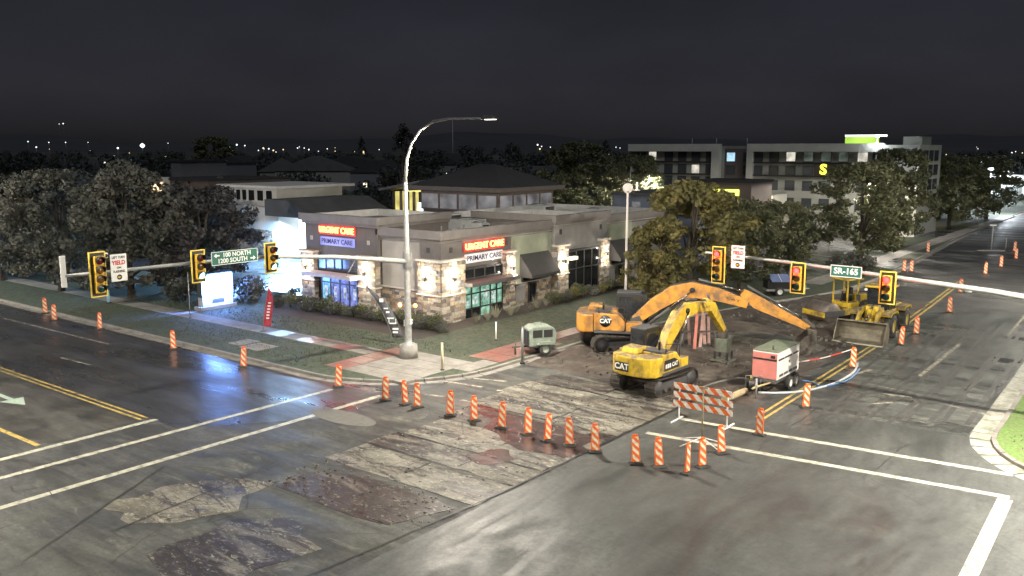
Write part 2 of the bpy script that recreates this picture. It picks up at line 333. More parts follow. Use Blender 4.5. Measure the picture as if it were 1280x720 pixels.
MB().slab([(-28.4 + 1.9 * math.cos(q) , 24.6 + .75 * math.sin(q) + .0) for q in [2 * math.pi * k / 18 for k in range(18)]], .001, .012).build('patched_surface', mat('patch_grey', (.12, .115, .1), .7, var=.3, scale=4), road, rot=None)
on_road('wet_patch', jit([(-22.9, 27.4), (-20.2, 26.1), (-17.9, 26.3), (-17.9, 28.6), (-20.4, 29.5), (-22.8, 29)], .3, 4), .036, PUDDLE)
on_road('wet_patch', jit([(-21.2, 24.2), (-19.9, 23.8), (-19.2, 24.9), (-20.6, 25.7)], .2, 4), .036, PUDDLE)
def seam(pts, wd=.06, z=.034, m=SEAM, name='seam'):
    mb = MB()
    for a, b in zip(pts[:-1], pts[1:]):
        a = Vector(a); b = Vector(b); d = (b - a).normalized(); n = Vector((-d.y, d.x)) * wd / 2
        mb.add([(*(a - n), z), (*(b - n), z), (*(b + n), z), (*(a + n), z)], [(0, 1, 2, 3)])
    return mb.build(name, m, road)
seam([(-18.3, 12), (-17.7, 22), (-17.6, 37)], .07)
seam([(-17.75, 22.9), (-20.6, 22.8), (-24.8, 22.95)], .07)
seam([(-17.75, 24.6), (-21, 24.7), (-25, 24.6)], .05)
seam([(-17.75, 27.2), (-22, 27.25), (-25.2, 27.1)], .06)
seam([(-25.1, 12.5), (-26.0, 19.5)], .05)
seam([(-25.2, 10), (-29, 16.6)], .04)
for q in range(7):
    x = random.uniform(-34, -18); y = random.uniform(8, 19); pts = [(x, y)]
    for k in range(5): x += random.uniform(-.2, 1.2); y += random.uniform(-.5, .9); pts.append((x, y))
    seam(pts, .03)
for q in range(12):
    x = random.uniform(-16, -6); y = random.uniform(26, 60); pts = [(x, y)]
    for k in range(4): x += random.uniform(-.3, .3); y += random.uniform(.6, 2.5); pts.append((x, y))
    seam(pts, .03, .008)
# painted markings
def stripe(x0, y0, x1, y1, wd, m, z=.009, name='crosswalk_line'):
    return seam([(x0, y0), (x1, y1)], wd, z, m, name)
stripe(-34.45, 6, -34.5, 19.5, .3, PAINTW, name='stop_line')
stripe(-32.6, 6, -32.25, 27.3, .28, PAINTW); stripe(-29.75, 6, -29.6, 27.95, .3, PAINTW)
for dy in (0, .3): stripe(-400, 19.0 + dy, -35.0, 19.05 + dy, .12, PAINTY, name='centre_line')
stripe(-60, 14.5, -35.0, 14.8, .2, PAINTY, name='lane_line')
stripe(-260, 25.6, -150, 25.6, .12, PAINTW, name='lane_line'); stripe(-110, 25.5, -80, 25.5, .12, PAINTW, name='lane_line')
stripe(-63.8, 25.5, -50.4, 25.75, .12, PAINTO, name='lane_line'); stripe(-49.2, 22.4, -46.2, 22.55, .12, PAINTO, name='lane_line')
stripe(-61, 22.2, -57.5, 22.3, .12, PAINTO, name='lane_line')
MB().slab([(-46.5, 16.9), (-42.6, 16.9), (-42.6, 16.5), (-41.2, 17.02), (-42.6, 17.55), (-42.6, 17.13), (-46.5, 17.13)], .001, .010).build('turn_arrow', mat('paint_greenish', (.4, .5, .4), .55, var=.25, scale=6), road)
a = G(808, 541); b = G(1262, 622); stripe(*a, *b, .3, PAINTW)
a = G(847, 523); b = G(1266, 594); stripe(*a, *b, .3, PAINTW)
stripe(-4.2, 32.0, -3.9, 20, .45, PAINTW, name='stop_line')
for dx in (-.17, .17): stripe(-14.15 + dx, 35.6, -14.4 + dx, 54, .13, PAINTY, name='centre_line'); stripe(-14.4 + dx, 54, -15.9 + dx, 84, .13, PAINTY, name='centre_line')
for (p, q) in (((546, 475), (603, 484)), ((592, 473), (633, 477)), ((621, 488), (653, 491)), ((652, 481), (680, 484)), ((576, 500), (601, 504)), ((532, 493), (555, 496)), ((690, 489), (712, 492))):
    stripe(*G(*p), *G(*q), .2, PAINTO, name='worn_dash')
stripe(-8.7, 61, -9.6, 92, .12, PAINTO, name='lane_line'); stripe(-10.2, 84, -11.5, 140, .12, PAINTO, name='lane_line')
for (px, py, qx, qy, wd) in ((1060, 470, 1090, 462, .25), (1100, 492, 1140, 497, .2), (1085, 480, 1120, 487, .15), (1150, 470, 1200, 430, .2), (1090, 505, 1120, 503, .2), (1180, 505, 1240, 520, .15)):
    stripe(*G(px, py), *G(qx, qy), wd, PAINTO, name='paint_smear')
# ------------------------------------------------------------------ corner block with lawn, kerb and pavement
def arc(cx, cy, r, a0, a1, n): return [(cx + r * math.cos(R(a0 + (a1 - a0) * i / n)), cy + r * math.sin(R(a0 + (a1 - a0) * i / n))) for i in range(n + 1)]
edgeA = [(-600, 28.55), (-400, 28.55), (-200, 28.55), (-120, 28.55)] + [(-90 + 3 * i, 28.55) for i in range(18)] + arc(-35.0, 34.9, 6.35, -90, 0, 10) + [(-28.6, 38), (-28.5, 41), (-28.4, 44), (-28.2, 47), (-27.6, 51), (-26.8, 56), (-25.4, 62), (-23.4, 68), (-22.4, 73), (-22.2, 80), (-22.4, 90), (-23.4, 105), (-24.6, 125), (-25.2, 145), (-25.5, 180), (-26, 300)]
lawn = MB().slab(edgeA + [(-600, 300)], -.06, .13).build('lawn', GRASS, kind='structure')
def kerb(edge, name_m, left=True, hgt=.15, wd=.2, gut=.0):
    k = bpy.data.objects.new('kerb', None); col.objects.link(k); k['kind'] = 'structure'
    for (a, b) in zip(edge[:-1], edge[1:]):
        a = Vector(a); b = Vector(b); d = (b - a).normalized(); n = Vector((d.y, -d.x)) * (1 if left else -1)
        e = d * .012
        p = [a + e, b - e, b - e + n * wd, a + e + n * wd]
        MB().slab([tuple(x) for x in p], -.03, hgt).build('kerb_stone', CONC, k, bev=.025)
        if gut:
            p = [a + e + n * wd, b - e + n * wd, b - e + n * (wd + gut), a + e + n * (wd + gut)]
            MB().slab([tuple(x) for x in p], -.03, .012).build('gutter', name_m, k)
    return k
kerb(edgeA, CONC, gut=.45)
swk = bpy.data.objects.new('pavement', None); col.objects.link(swk); swk['kind'] = 'structure'
def slabs(x0, x1, y0, y1, nx, ny, m, z=.145, g=.012):
    for i in range(nx):
        for j in range(ny):
            a = x0 + (x1 - x0) * i / nx; b = x0 + (x1 - x0) * (i + 1) / nx; c = y0 + (y1 - y0) * j / ny; d = y0 + (y1 - y0) * (j + 1) / ny
            MB().slab([(a + g, c + g), (b - g, c + g), (b - g, d - g), (a + g, d - g)], .05, z + random.uniform(0, .006)).build('paving_slab', m if not callable(m) else m(i), swk)
slabs(-110, -56, 32.9, 34.3, 30, 1, CONC); slabs(-55.8, -36, 32.9, 34.3, 13, 1, lambda i: [CONC, REDREFL][i > 5 and i % 2])
slabs(-35.9, -30, 29.9, 35.2, 4, 4, lambda i: REDREFL if i == 0 else CONC)
slabs(-30, -28.9, 33.5, 36, 1, 2, CONC); slabs(-31.2, -28.9, 36.1, 42, 2, 4, lambda i: REDREFL); slabs(-31.0, -28.7, 42.1, 53, 2, 7, lambda i: [REDREFL, DIRT, CONC][i % 3])
slabs(-44.6, -43.4, 29.9, 31.4, 1, 4, CONC, .143); slabs(-43.2, -41.4, 29.7, 31.2, 2, 4, CONC, .143)
slabs(-26.4, -24.6, 74, 170, 1, 40, CONC)
lot = MB().sheet([(-86, 43.5), (-52.5, 43.5), (-52.5, 75), (-86, 75)], .142).build('parking_lot', mat('lot_asphalt', (.06, .06, .062), .3, var=.3, scale=.8, bump=.005, bscale=20, rvar=.12), kind='structure')
MB().sheet([(-110, 36.5), (-70, 36.5), (-70, 41), (-110, 41)], .142).build('driveway', CONC, kind='structure')
MB().sheet([(-60, 39.6), (-51, 39.6), (-51, 43.3), (-60, 43.3)], .142).build('planting_bed', MULCH, kind='structure')
MB().sheet([(-51.5, 37.6), (-36.4, 37.6), (-36.4, 64), (-38.4, 64), (-38.4, 41.8), (-51.5, 41.8)], .141).build('planting_bed', MULCH, kind='structure')
MB().sheet([(-70, 78), (-30, 78), (-30, 86), (-22.5, 88), (-22.8, 96), (-30, 98), (-30, 118), (-90, 118), (-90, 78)], .142).build('parking_lot', MATS['lot_asphalt'], kind='structure')
MB().sheet([(-34, 118), (-25, 124), (-25, 134), (-60, 121.5), (-60, 118)], .143).build('driveway', MATS['lot_asphalt'], kind='structure')
# opposite corner, right
edgeR = [(120, 34.2), (60, 34.2), (30, 34.2)] + [(6 - 2 * i, 34.2) for i in range(4)] + arc(-.6, 39.2, 5, -90, -180, 9) + [(-5.65, 43), (-5.7, 46), (-5.75, 50), (-5.9, 55), (-6.2, 62), (-6.6, 70), (-7, 85), (-7.5, 105), (-8, 140), (-9, 300)]
MB().slab(edgeR + [(120, 300)], -.06, .13).build('lawn', GRASSR, kind='structure')
kerb(edgeR, mat('gutter_pale', (.34, .33, .28), .7, var=.4, scale=3, c2=(.12, .13, .09), cov=.55), left=False, gut=.75)
# torn-up ground of the work zone
nx, ny = 44, 84; x0, x1, y0, y1 = -28.1, -15.25, 37.0, 71
m = MB()
for j in range(ny + 1):
    for i in range(nx + 1):
        x = x0 + (x1 - x0) * i / nx; y = y0 + (y1 - y0) * j / ny; e = min(i, nx - i, j, ny - j) / 4
        xl = {True: 0, False: max(0, (y - 50) * .25)}[y < 50]
        if x < x0 + xl: x = x0 + xl + (x - x0) * .02
        h = .05 + .06 * math.sin(x * 2.1 + y * .7) * math.sin(y * 1.3) + random.uniform(-.05, .06) + .04 * math.sin(y * .55 + x) + .05 * math.sin(x * 9 + math.sin(y * .4) * 3)
        m.v.append((x + random.uniform(-.05, .05), y + random.uniform(-.08, .08), .006 + max(0, h) * min(1, e)))
for j in range(ny):
    for i in range(nx): k = j * (nx + 1) + i; m.f.append((k, k + 1, k + nx + 2, k + nx + 1)); m.sm.append(True)
m.build('excavated_ground', DIRT, kind='structure')
def pile(name, label, loc, r, h, mm, n=14, sq=(1, 1)):
    m = MB(); rings = 6
    for i in range(rings):
        t = i / rings
        for j in range(n):
            q = 2 * math.pi * j / n; rr = r * (1 - t) * random.uniform(.88, 1.1)
            m.v.append((rr * sq[0] * math.cos(q), rr * sq[1] * math.sin(q), h * math.sin(t * math.pi / 2) * random.uniform(.9, 1.05) if i else -.02))
    m.v.append((0, 0, h))
    for i in range(rings - 1):
        for j in range(n): m.f.append((i * n + j, i * n + (j + 1) % n, (i + 1) * n + (j + 1) % n, (i + 1) * n + j)); m.sm.append(True)
    for j in range(n): m.f.append(((rings - 1) * n + j, (rings - 1) * n + (j + 1) % n, rings * n)); m.sm.append(True)
    o = m.build(name, mm, loc=loc); return tag(o, label, 'soil heap')
on_road('mud_glare_streaks', jit([(-14.0, 38.2), (-6.6, 38.2), (-6.9, 63), (-14.6, 63)], .25, 8), .0065, road_mat('asphalt_streaked', (.058, .06, .056), (.09, .095, .085), (.19, .2, .17), .42, .22, 'X', .5, .6, .4, .15, .5))  # dirt streaks plus pale wet glare, the glare put into the colour
for k_ in range(5):
    x_ = -13.2 + k_ * 1.35
    for dx_ in (0, .9): seam([(x_ + dx_, 36 + k_), (x_ + dx_ + .3 * math.sin(k_), 46), (x_ + dx_ - .4, 60 + k_ * 2)], .22, .0082, mat('tyre_mud', (.085, .08, .068), .6, var=.6, scale=2.5, c2=(.05, .05, .048), cov=.45, soft=.1), 'tyre_track')
GRAV = mat('gravel', (.12, .115, .095), .85, var=.5, scale=9, bump=.04, bscale=14, c2=(.06, .055, .045), cov=.5)
pile('soil_heap', 'low dark soil heap beside the orange-lit excavator with the long boom', (-22.5, 52.5, .03), 2.4, .55, DIRT, sq=(1.5, .9))
pile('gravel_heap', 'pale flat gravel heap behind the plate compactor attachment', (-19.8, 50.5, .03), 2.2, .45, GRAV, sq=(1.6, .8))
pile('soil_heap', 'small soil heap at the pavement edge near the white compressor', (-27.3, 41.0, .03), 1.1, .3, DIRT, sq=(.8, 1.6))
m = MB()
for i in range(700):
    x = random.uniform(-27.5, -15.5); y = random.uniform(37.3, 66); s = random.uniform(.03, .11)
    if x < -28 + max(0, (y - 50) * .25) + .3: continue
    m.box(x - s, x + s * random.uniform(.5, 1.4), y - s, y + s * random.uniform(.5, 1.4), .03, .07 + s * random.uniform(.5, 1.1), taper=s * .35)
m.build('rubble', GRAV, kind='stuff')

pile('soil_heap', 'long soil heap between the planks and the gravel heap', (-24.2, 48.6, .03), 1.6, .4, DIRT, sq=(1.4, .8))
pile('soil_heap', 'crumbled soil heap at the edge of the pit near the loader bucket', (-18.2, 54.5, .03), 1.4, .35, DIRT, sq=(1.2, 1))
m = MB()
for i in range(420):
    x = random.uniform(-25, -17.9); y = random.choice([random.uniform(17.8, 20.6), random.uniform(20.6, 36.5)]); s_ = random.uniform(.012, .045)
    m.box(x - s_, x + s_ * random.uniform(.6, 1.6), y - s_, y + s_ * random.uniform(.6, 1.4), .005, .02 + s_ * random.uniform(.6, 1.2), taper=s_ * .3)
m.build('loose_chippings', CONCB, kind='stuff')
# ------------------------------------------------------------------ signal poles, lamps, signals, signs
GALV = mat('galvanised', (.33, .33, .31), .6, metal=.4, var=.25, scale=4, bump=.001)
GALVD = mat('galvanised_dull', (.22, .22, .21), .5, metal=.5, var=.25, scale=4)
SIGY = mat('signal_yellow', (.62, .36, .03), .45, var=.15, scale=8)
SIGB = mat('signal_black', (.012, .012, .012), .5, var=.1)
SIGT = mat('reflective_tape', (.8, .6, .08), .4, var=.1)
RED = emis('lens_red', (1, .006, .006), 16); GRN = emis('lens_green', (.45, 1, .8), 3.0)
OFFR = mat('lens_off_red', (.10, .01, .01), .2, var=.1); OFFA = mat('lens_off_amber', (.16, .07, .01), .2, var=.1); OFFG = mat('lens_off_green', (.01, .06, .04), .2, var=.1)
SGREEN = mat('sign_green', (.012, .11, .075), .4, var=.12, scale=6); SWHITE = mat('sign_white', (.72, .72, .68), .45, var=.12, scale=6)
WARM = (1.0, .93, .8); COOL = (.95, .97, 1.0)
LENSL = emis('luminaire_lens', (1, .9, .75), 4)
def luminaire(parent, p, d, power, color=WARM):
    """cobra head: p = arm end, d = unit direction of the arm"""
    a = math.atan2(d[1], d[0]); M = Matrix.Translation(p) @ Matrix.Rotation(a, 4, 'Z')
    hd = MB(); vs = []
    hd.prism([(-.1, -.05), (.75, -.05), (.8, .0), (.6, .1), (.1, .14), (-.1, .06)], -.16, .16, M).build('lamp_head', GALVD, parent, bev=.02)
    hd = MB().box(.12, .68, -.12, .12, -.075, -.052, M=M).build('lamp_lens', LENSL, parent)
    q = M @ Vector((.4, 0, -.12))
    lamp('lamp_light', 'SPOT', q, power, color, parent, size=.14, cone=R(178), blend=.06)
def street_lamp(label, loc, d, h, arm, power, group=None, color=WARM):
    t = thing('street_lamp', label, 'street lamp', loc, 0, group)
    MB().lathe([(.24, 0), (.24, .35), (.17, .4), (.13, 1.2), (.085, h - .6), (.08, h - .1), (0, h - .08)], n=14).build('pole', GALV, t)
    MB().cyl((0, 0, -.02), (0, 0, .18), .42, n=16).build('footing', CONC, t)
    pts = [(0, 0, h - .7)] + [(d[0] * arm * u, d[1] * arm * u, h - .7 + .7 * math.sin(min(1, u * 1.3) * math.pi / 2)) for u in (.1, .25, .45, .7, 1)]
    MB().tube(pts, [.075, .07, .065, .06, .05, .045]).build('lamp_arm', GALV, t)
    luminaire(t, Vector((d[0] * arm, d[1] * arm, h)), d, power, color)
    return t
def signal_pole(label, loc, armdir, armpts, lumpts, lumdir, power):
    t = thing('signal_pole', label, 'signal pole', loc)
    ht = lumpts[0][2]
    MB().cyl((0, 0, -.05), (0, 0, .75), .52, .48, n=20).build('footing', CONC, t)
    MB().lathe([(.36, .75), (.36, .8), (.2, .83), (.2, 1.0), (.19, 1.1), (.15, 5.6), (.11, ht - .3), (.1, ht)], n=16).build('pole', GALV, t)
    MB().lathe([(.24, 4.95), (.25, 5.0), (.25, 5.75), (.24, 5.8)], n=16).build('arm_clamp', GALVD, t)
    for z in (1.9, 2.05):
        MB().box(.12, .24, -.09, .09, z, z + .12).build('push_button_plate', SWHITE, t)
    MB().box(-.25, -.11, -.09, .09, 1.75, 2.1).build('push_button_plate', SWHITE, t)
    MB().tube(armpts, [.15 - .09 * i / (len(armpts) - 1) for i in range(len(armpts))], 12).build('mast_arm', GALV, t)
    MB().tube(lumpts, [.1 - .05 * i / (len(lumpts) - 1) for i in range(len(lumpts))], 10).build('lamp_arm', GALV, t)
    luminaire(t, Vector(lumpts[-1]), lumdir, power)
    return t
def lerp(p, q, u): return tuple(p[i] + (q[i] - p[i]) * u for i in range(3))
PA = (-33.55, 33.87, .13)
armA = [(0, 0, 5.3), (0, -1.5, 5.55), (0, -5, 6.05), (0, -9, 6.45), (0, -12.7, 6.55), (0, -18.2, 6.6)]
signal_pole('tall galvanised signal pole with curved lamp arm, at the lawn corner', PA, None, armA,
            [(0, 0, 9.6), (.15, 0, 10.8), (.5, 0, 11.6), (1.15, 0, 12.3), (2.1, 0, 12.72), (3.1, 0, 12.83), (5.45, 0, 12.8)], (1, 0), 15000)
PB = (-2.2, 39.0, .13)
armB = [(0, 0, 5.4), (-1.5, 0, 5.5), (-4, 0, 5.75), (-8, 0, 6.0), (-12, 0, 6.25), (-16.4, 0, 6.42)]
signal_pole('signal pole on the bright lawn corner carrying the arm with three red signals', PB, None, armB,
            [(0, 0, 9.6), (0, -.15, 10.8), (0, -.5, 11.6), (0, -1.2, 12.4), (0, -2.1, 12.72), (0, -4.6, 12.8)], (0, -1), 26000)
street_lamp('street lamp on the near pavement corner below the viewpoint', (1.6, -.6, 0), (-.8, .6), 13.2, 3.6, 14000, color=(1, .88, .7))
street_lamp('street lamp at the junction corner opposite the green street name sign', (-36.5, 3.5, 0), (.0, 1), 12.6, 4.5, 13000)
street_lamp('added unseen street lamp beside the main road, lighting the left trees', (-80, 6, 0), (0, 1), 12.6, 4.5, 34000)  # added lamp out of view, put there to light the left trees
street_lamp('added unseen street lamp beyond the bright lawn, lighting the right-hand trees', (2.0, 78, .1), (-1, 0), 12.6, 4.5, 30000)  # added out-of-view lamp that brightens the trees by the side road
def signal(label, loc, rz, n, lit, group=None, yaw=0, red_i=0):
    t = thing('traffic_signal', label, 'traffic signal', loc, rz + yaw, group)
    ph = .36; hh = n * ph
    MB().box(-.3, .3, .10, .125, -.13, hh + .13).build('backplate', SIGB, t)
    tp = MB()
    for a, b, c, d in ((-.33, -.285, -.16, hh + .16), (.285, .33, -.16, hh + .16)): tp.box(a, b, .085, .13, c, d)
    tp.box(-.285, .285, .085, .13, -.16, -.115); tp.box(-.285, .285, .085, .13, hh + .115, hh + .16); tp.build('reflective_border', SIGT, t)
    for i in range(n):
        z = hh - ph * (i + .5)
        MB().box(-.175, .175, -.08, .099, z - .172, z + .172).build('housing', SIGY, t, bev=.015)
        lm = {True: RED if i == 0 else GRN, False: [OFFR, OFFA, OFFA, OFFG][i if n == 4 else (0, 1, 3)[i]]}[i in lit]
        MB().lathe([(.0, -.15), (.09, -.14), (.145, -.115), (.153, -.081)], (0, 0, z), n=16, axis='y').build('lens', lm, t)
        v = MB(); k = 12                                        # open visor, three quarters of a tube
        for j in range(k + 1):
            q = R(-30 + 240 * j / k); ln = .12 + .16 * max(0, math.sin(q)); c_, s_ = math.cos(q), math.sin(q)
            v.v += [(.155 * c_, -.081, z + .155 * s_), (.155 * c_, -.08 - ln, z + .155 * s_), (.168 * c_, -.08 - ln, z + .168 * s_), (.168 * c_, -.081, z + .168 * s_)]
        for j in range(k):
            for q in range(4): v.f.append((4 * j + q, 4 * j + (q + 1) % 4, 4 * j + 4 + (q + 1) % 4, 4 * j + 4 + q)); v.sm.append(True)
        v.build('visor', SIGB, t)
    if 0 in lit: lamp('signal_glow', 'POINT', (0, -.5, hh - .16), 60, (1, .02, .02), t, .05)
    MB().box(-.04, .04, .1251, .42, hh * .45, hh * .55).build('bracket', GALVD, t)
    return t
Wp = R(90)
XA = -33.13
signal('unlit four section yellow signal head beside the white YIELD sign', (XA, 16.78, 5.98), Wp, 4, [])
signal('signal head with bottom lamp lit between the street name sign and bright screen', (XA, 21.1, 6.02), Wp, 3, [2])
signal('signal head with its bottom lamp lit between the street name sign and the clinic', (XA, 24.8, 6.02), Wp, 3, [2])
signal('four section signal head showing red beside the pink-lit YIELD sign', (-17.75, 38.58, 5.32), 0, 4, [0])
signal('three section signal head showing red between the YIELD sign and the SR-165 sign', (-13.93, 38.58, 5.22), 0, 3, [0])
signal('three section signal head showing red above the wheel loader, beside the SR-165 sign', (-10.1, 38.58, 5.15), 0, 3, [0])
BLK = mat('print_black', (.02, .02, .02), .6, var=0); PRED = mat('print_red', (.5, .02, .02), .5, var=0); PWHT = mat('print_white', (.78, .8, .76), .4, var=.05)
def turn_sign(label, loc, rz):
    t = thing('turn_sign', label, 'sign', loc, rz)
    MB().box(-.33, .33, 0, .02, -.53, .53).build('plate', SWHITE, t, bev=.01)
    MB().box(-.03, .03, .02, .3, -.3, -.2).build('bracket', GALVD, t); r = (R(90), 0, 0)
    text('lettering', 'LEFT TURN', .13, BLK, t, (0, -.004, .40), r, .002, .8, bold=.004)
    text('lettering', 'YIELD', .23, PRED, t, (0, -.004, .19), r, .002, .9, bold=.008)
    text('lettering', 'ON', .11, BLK, t, (0, -.004, .0), r, .002, bold=.004)
    text('lettering', 'FLASHING', .13, BLK, t, (0, -.004, -.15), r, .002, .8, bold=.004)
    MB().cyl((0, -.001, -.37), (0, -.006, -.37), .105, n=18).build('symbol_disc', BLK, t)
    MB().prism([(-.07, -.37), (-.01, -.32), (-.01, -.355), (.06, -.355), (.06, -.385), (-.01, -.385), (-.01, -.42)], -.012, -.008).build('arrow', mat('print_amber', (.7, .45, .03), .5), t)
    return t
turn_sign('white sign reading LEFT TURN YIELD ON FLASHING, in front of the trees', (XA + .1, 17.52, 6.9), Wp)
turn_sign('sign reading LEFT TURN YIELD ON FLASHING, on the arm with the red signals', (-16.76, 38.6, 6.5), 0)
t = thing('street_name_sign', 'long green sign reading 100 NORTH and 1200 SOUTH with arrows', 'sign', (XA + .1, 22.78, 6.82), Wp)
MB().box(-1.17, 1.17, .003, .03, -.29, .29).build('plate', SGREEN, t, bev=.02)
m = MB(); m.box(-1.17, 1.17, -.002, .002, -.29, -.268); m.box(-1.17, 1.17, -.002, .002, .268, .29); m.box(-1.17, -1.148, -.002, .002, -.268, .268); m.box(1.148, 1.17, -.002, .002, -.268, .268); m.build('border', PWHT, t)
MB().box(-.04, .04, .031, .3, -.25, -.1).build('bracket', GALVD, t)
text('lettering', '100 NORTH', .27, PWHT, t, (.1, -.002, .12), (R(90), 0, 0), .003, bold=.006); text('lettering', '1200 SOUTH', .27, PWHT, t, (-.12, -.002, -.13), (R(90), 0, 0), .003, bold=.006)
for cx, cz, s in ((-.9, .12, 1), (.92, -.13, -1)):
    MB().prism([(cx - .14 * s, cz), (cx - .02 * s, cz + .1), (cx - .02 * s, cz + .03), (cx + .13 * s, cz + .03), (cx + .13 * s, cz - .03), (cx - .02 * s, cz - .03), (cx - .02 * s, cz - .1)], -.004, .001).build('arrow', PWHT, t)
t = thing('route_sign', 'small green sign reading SR-165 on the arm with red signals', 'sign', (-11.82, 38.6, 6.24), 0)
MB().box(-.66, .66, .003, .03, -.25, .25).build('plate', SGREEN, t, bev=.02)
m = MB(); m.box(-.66, .66, -.004, .002, -.25, -.222); m.box(-.66, .66, -.004, .002, .222, .25); m.box(-.66, -.632, -.004, .002, -.222, .222); m.box(.632, .66, -.004, .002, -.222, .222); m.build('border', PWHT, t)
text('lettering', 'SR-165', .36, PWHT, t, (0, -.002, 0), (R(90), 0, 0), .003, bold=.008)
MB().box(-.04, .04, .031, .3, -.1, .1).build('bracket', GALVD, t)
t = thing('edge_sign', 'narrow white sign panel at the very tip of the long signal arm', 'sign', (PA[0], 15.62, 6.9), R(75))
MB().box(-.1, .1, -.02, .02, -.6, .6).build('plate', SWHITE, t, bev=.01); MB().box(-.04, .04, .02, .12, -.2, -.1).build('bracket', GALVD, t)
t = thing('traffic_camera', 'small detector box on top of the long signal arm', 'camera', (PA[0], 17.2, 6.73)); 
MB().box(-.06, .06, -.06, .06, -.05, .55).build('mount', GALVD, t); MB().box(-.22, .2, -.09, .09, .55, .75).build('housing', SWHITE, t, bev=.02); MB().cyl((.2, 0, .65), (.23, 0, .65), .07).build('lens', SIGB, t)
# thin posts on the corner and along the lawns
def marker(label, px, py, h, m, r=.035, name='marker_post', cat='post', topm=None):
    x, y = G(px, py); t = thing(name, label, cat, (x, y, .1 if y > 28.5 and (x < -28.6 or x > -5.6) else 0))
    MB().cyl((0, 0, -.05), (0, 0, h), r, n=10).build('post', m, t); MB().cyl((0, 0, h), (0, 0, h + .04), r * 1.15, n=10).build('cap', topm or m, t); MB().cyl((0, 0, 0.02), (0, 0, .1), r * 2.2, r * 1.5, n=10).build('foot', SIGB, t); return t
marker('pale delineator post in the middle of the corner pavement', 553, 466, 1.45, mat('post_cream', (.6, .52, .33), .5), .06)
marker('thin pale post on the lawn behind the corner pavement', 620, 428, 1.1, SWHITE, .04)
marker('thin grey post beside the white towable compressor', 653, 455, 2.0, GALVD, .07)
marker('pale blue utility marker on the lawn strip below the turn sign', 136, 381, .95, mat('post_blue', (.25, .5, .6), .5), .11)
marker('thin steel post on the lawn beside the bright screen', 238, 400, 3.1, GALV, .03)
# globe-topped lamp column behind the machines
t = thing('lamp_column', 'slender pale column with a round disc top behind the orange-lit excavator', 'lamp column', (-32.9, 55.9, .13))
CREAM = mat('column_white', (.62, .58, .54), .5, var=.12)
MB().lathe([(.22, -.05), (.22, .4), (.12, .45), (.1, 1), (.085, 8.2)], n=14).build('column', CREAM, t)
MB().lathe([(.01, -.1), (.3, -.09), (.36, -.05), (.37, 0), (.36, .05), (.3, .09), (.01, .1)], n=24, axis='y').build('disc_top', CREAM, t, loc=(0, 0, 8.5), rot=(0, 0, R(38)))
MB().cyl((0, 0, 8.2), (0, 0, 8.3), .12, n=12).build('collar', GALVD, t)
MB().box(.13, .32, -.12, .12, .2, 1.0).build('control_box', GALVD, t)
MB().cyl((.02, .3, 7.6), (.02, .3, 9.9), .02, n=6).build('antenna', GALVD, t)
# ------------------------------------------------------------------ clinic building
def island_mat(name, cols, rough=.8, bump=.01):
    m = bpy.data.materials.new(name); m.use_nodes = True; t = m.node_tree; b = t.nodes['Principled BSDF']; L = t.links.new
    g = nd(t, 'ShaderNodeNewGeometry'); rp = nd(t, 'ShaderNodeValToRGB'); L(g.outputs['Random Per Island'], rp.inputs[0]); rp.color_ramp.interpolation = 'CONSTANT'
    e = rp.color_ramp.elements; e[0].color = (*cols[0], 1); e[1].color = (*cols[1], 1); e[1].position = 1 / len(cols)
    for i, c in enumerate(cols[2:]): q = e.new((i + 2) / len(cols)); q.color = (*c, 1)
    n = nd(t, 'ShaderNodeTexNoise', Scale=8., Detail=6.); L(g.outputs['Position'], n.inputs['Vector'])
    mr = nd(t, 'ShaderNodeMapRange'); mr.inputs[1].default_value = .3; mr.inputs[2].default_value = .7; mr.inputs[3].default_value = .7; mr.inputs[4].default_value = 1.25; L(n.outputs[0], mr.inputs[0])
    mul = nd(t, 'ShaderNodeMix', _data_type='RGBA', _blend_type='MULTIPLY'); mul.inputs[0].default_value = 1; L(rp.outputs[0], mul.inputs[6]); L(mr.outputs[0], mul.inputs[7]); L(mul.outputs[2], b.inputs['Base Color'])
    bp = nd(t, 'ShaderNodeBump', Strength=.6, Distance=bump); L(n.outputs[0], bp.inputs['Height']); L(bp.outputs[0], b.inputs['Normal']); b.inputs['Roughness'].default_value = rough
    MATS[name] = m; return m
STONE = island_mat('stone_veneer', [(.26, .21, .16), (.16, .13, .11), (.34, .28, .2), (.2, .19, .18), (.28, .18, .11), (.12, .11, .1), (.38, .34, .28)])
TAUPE = mat('stucco_taupe', (.105, .092, .086), .85, var=.15, scale=1.5, bump=.003, bscale=60)
TAN = mat('stucco_tan', (.27, .25, .225), .85, var=.15, scale=1.2, bump=.003, bscale=60)
SAGE = mat('stucco_sage', (.22, .235, .17), .85, var=.15, scale=1.2, bump=.003, bscale=60)
GREYW = mat('stucco_grey', (.19, .18, .17), .85, var=.18, scale=1.2, bump=.003, bscale=60)
CORN = mat('cornice', (.15, .135, .125), .7, var=.18, scale=2)
CAPM = mat('stone_cap', (.36, .33, .29), .7, var=.15, scale=4)
ROOFM = mat('roof_membrane', (.14, .14, .135), .8, var=.3, scale=.8, c2=(.08, .08, .08), cov=.52)
ROOFW = mat('parapet_inside', (.38, .37, .35), .8, var=.15, scale=2)
FRAME = mat('window_frame', (.025, .022, .02), .45, var=.1)
AWN = mat('awning_cloth', (.045, .042, .04), .75, var=.2, scale=3)
DGLASS = mat('dark_glass', (.012, .014, .016), .08, var=.1)
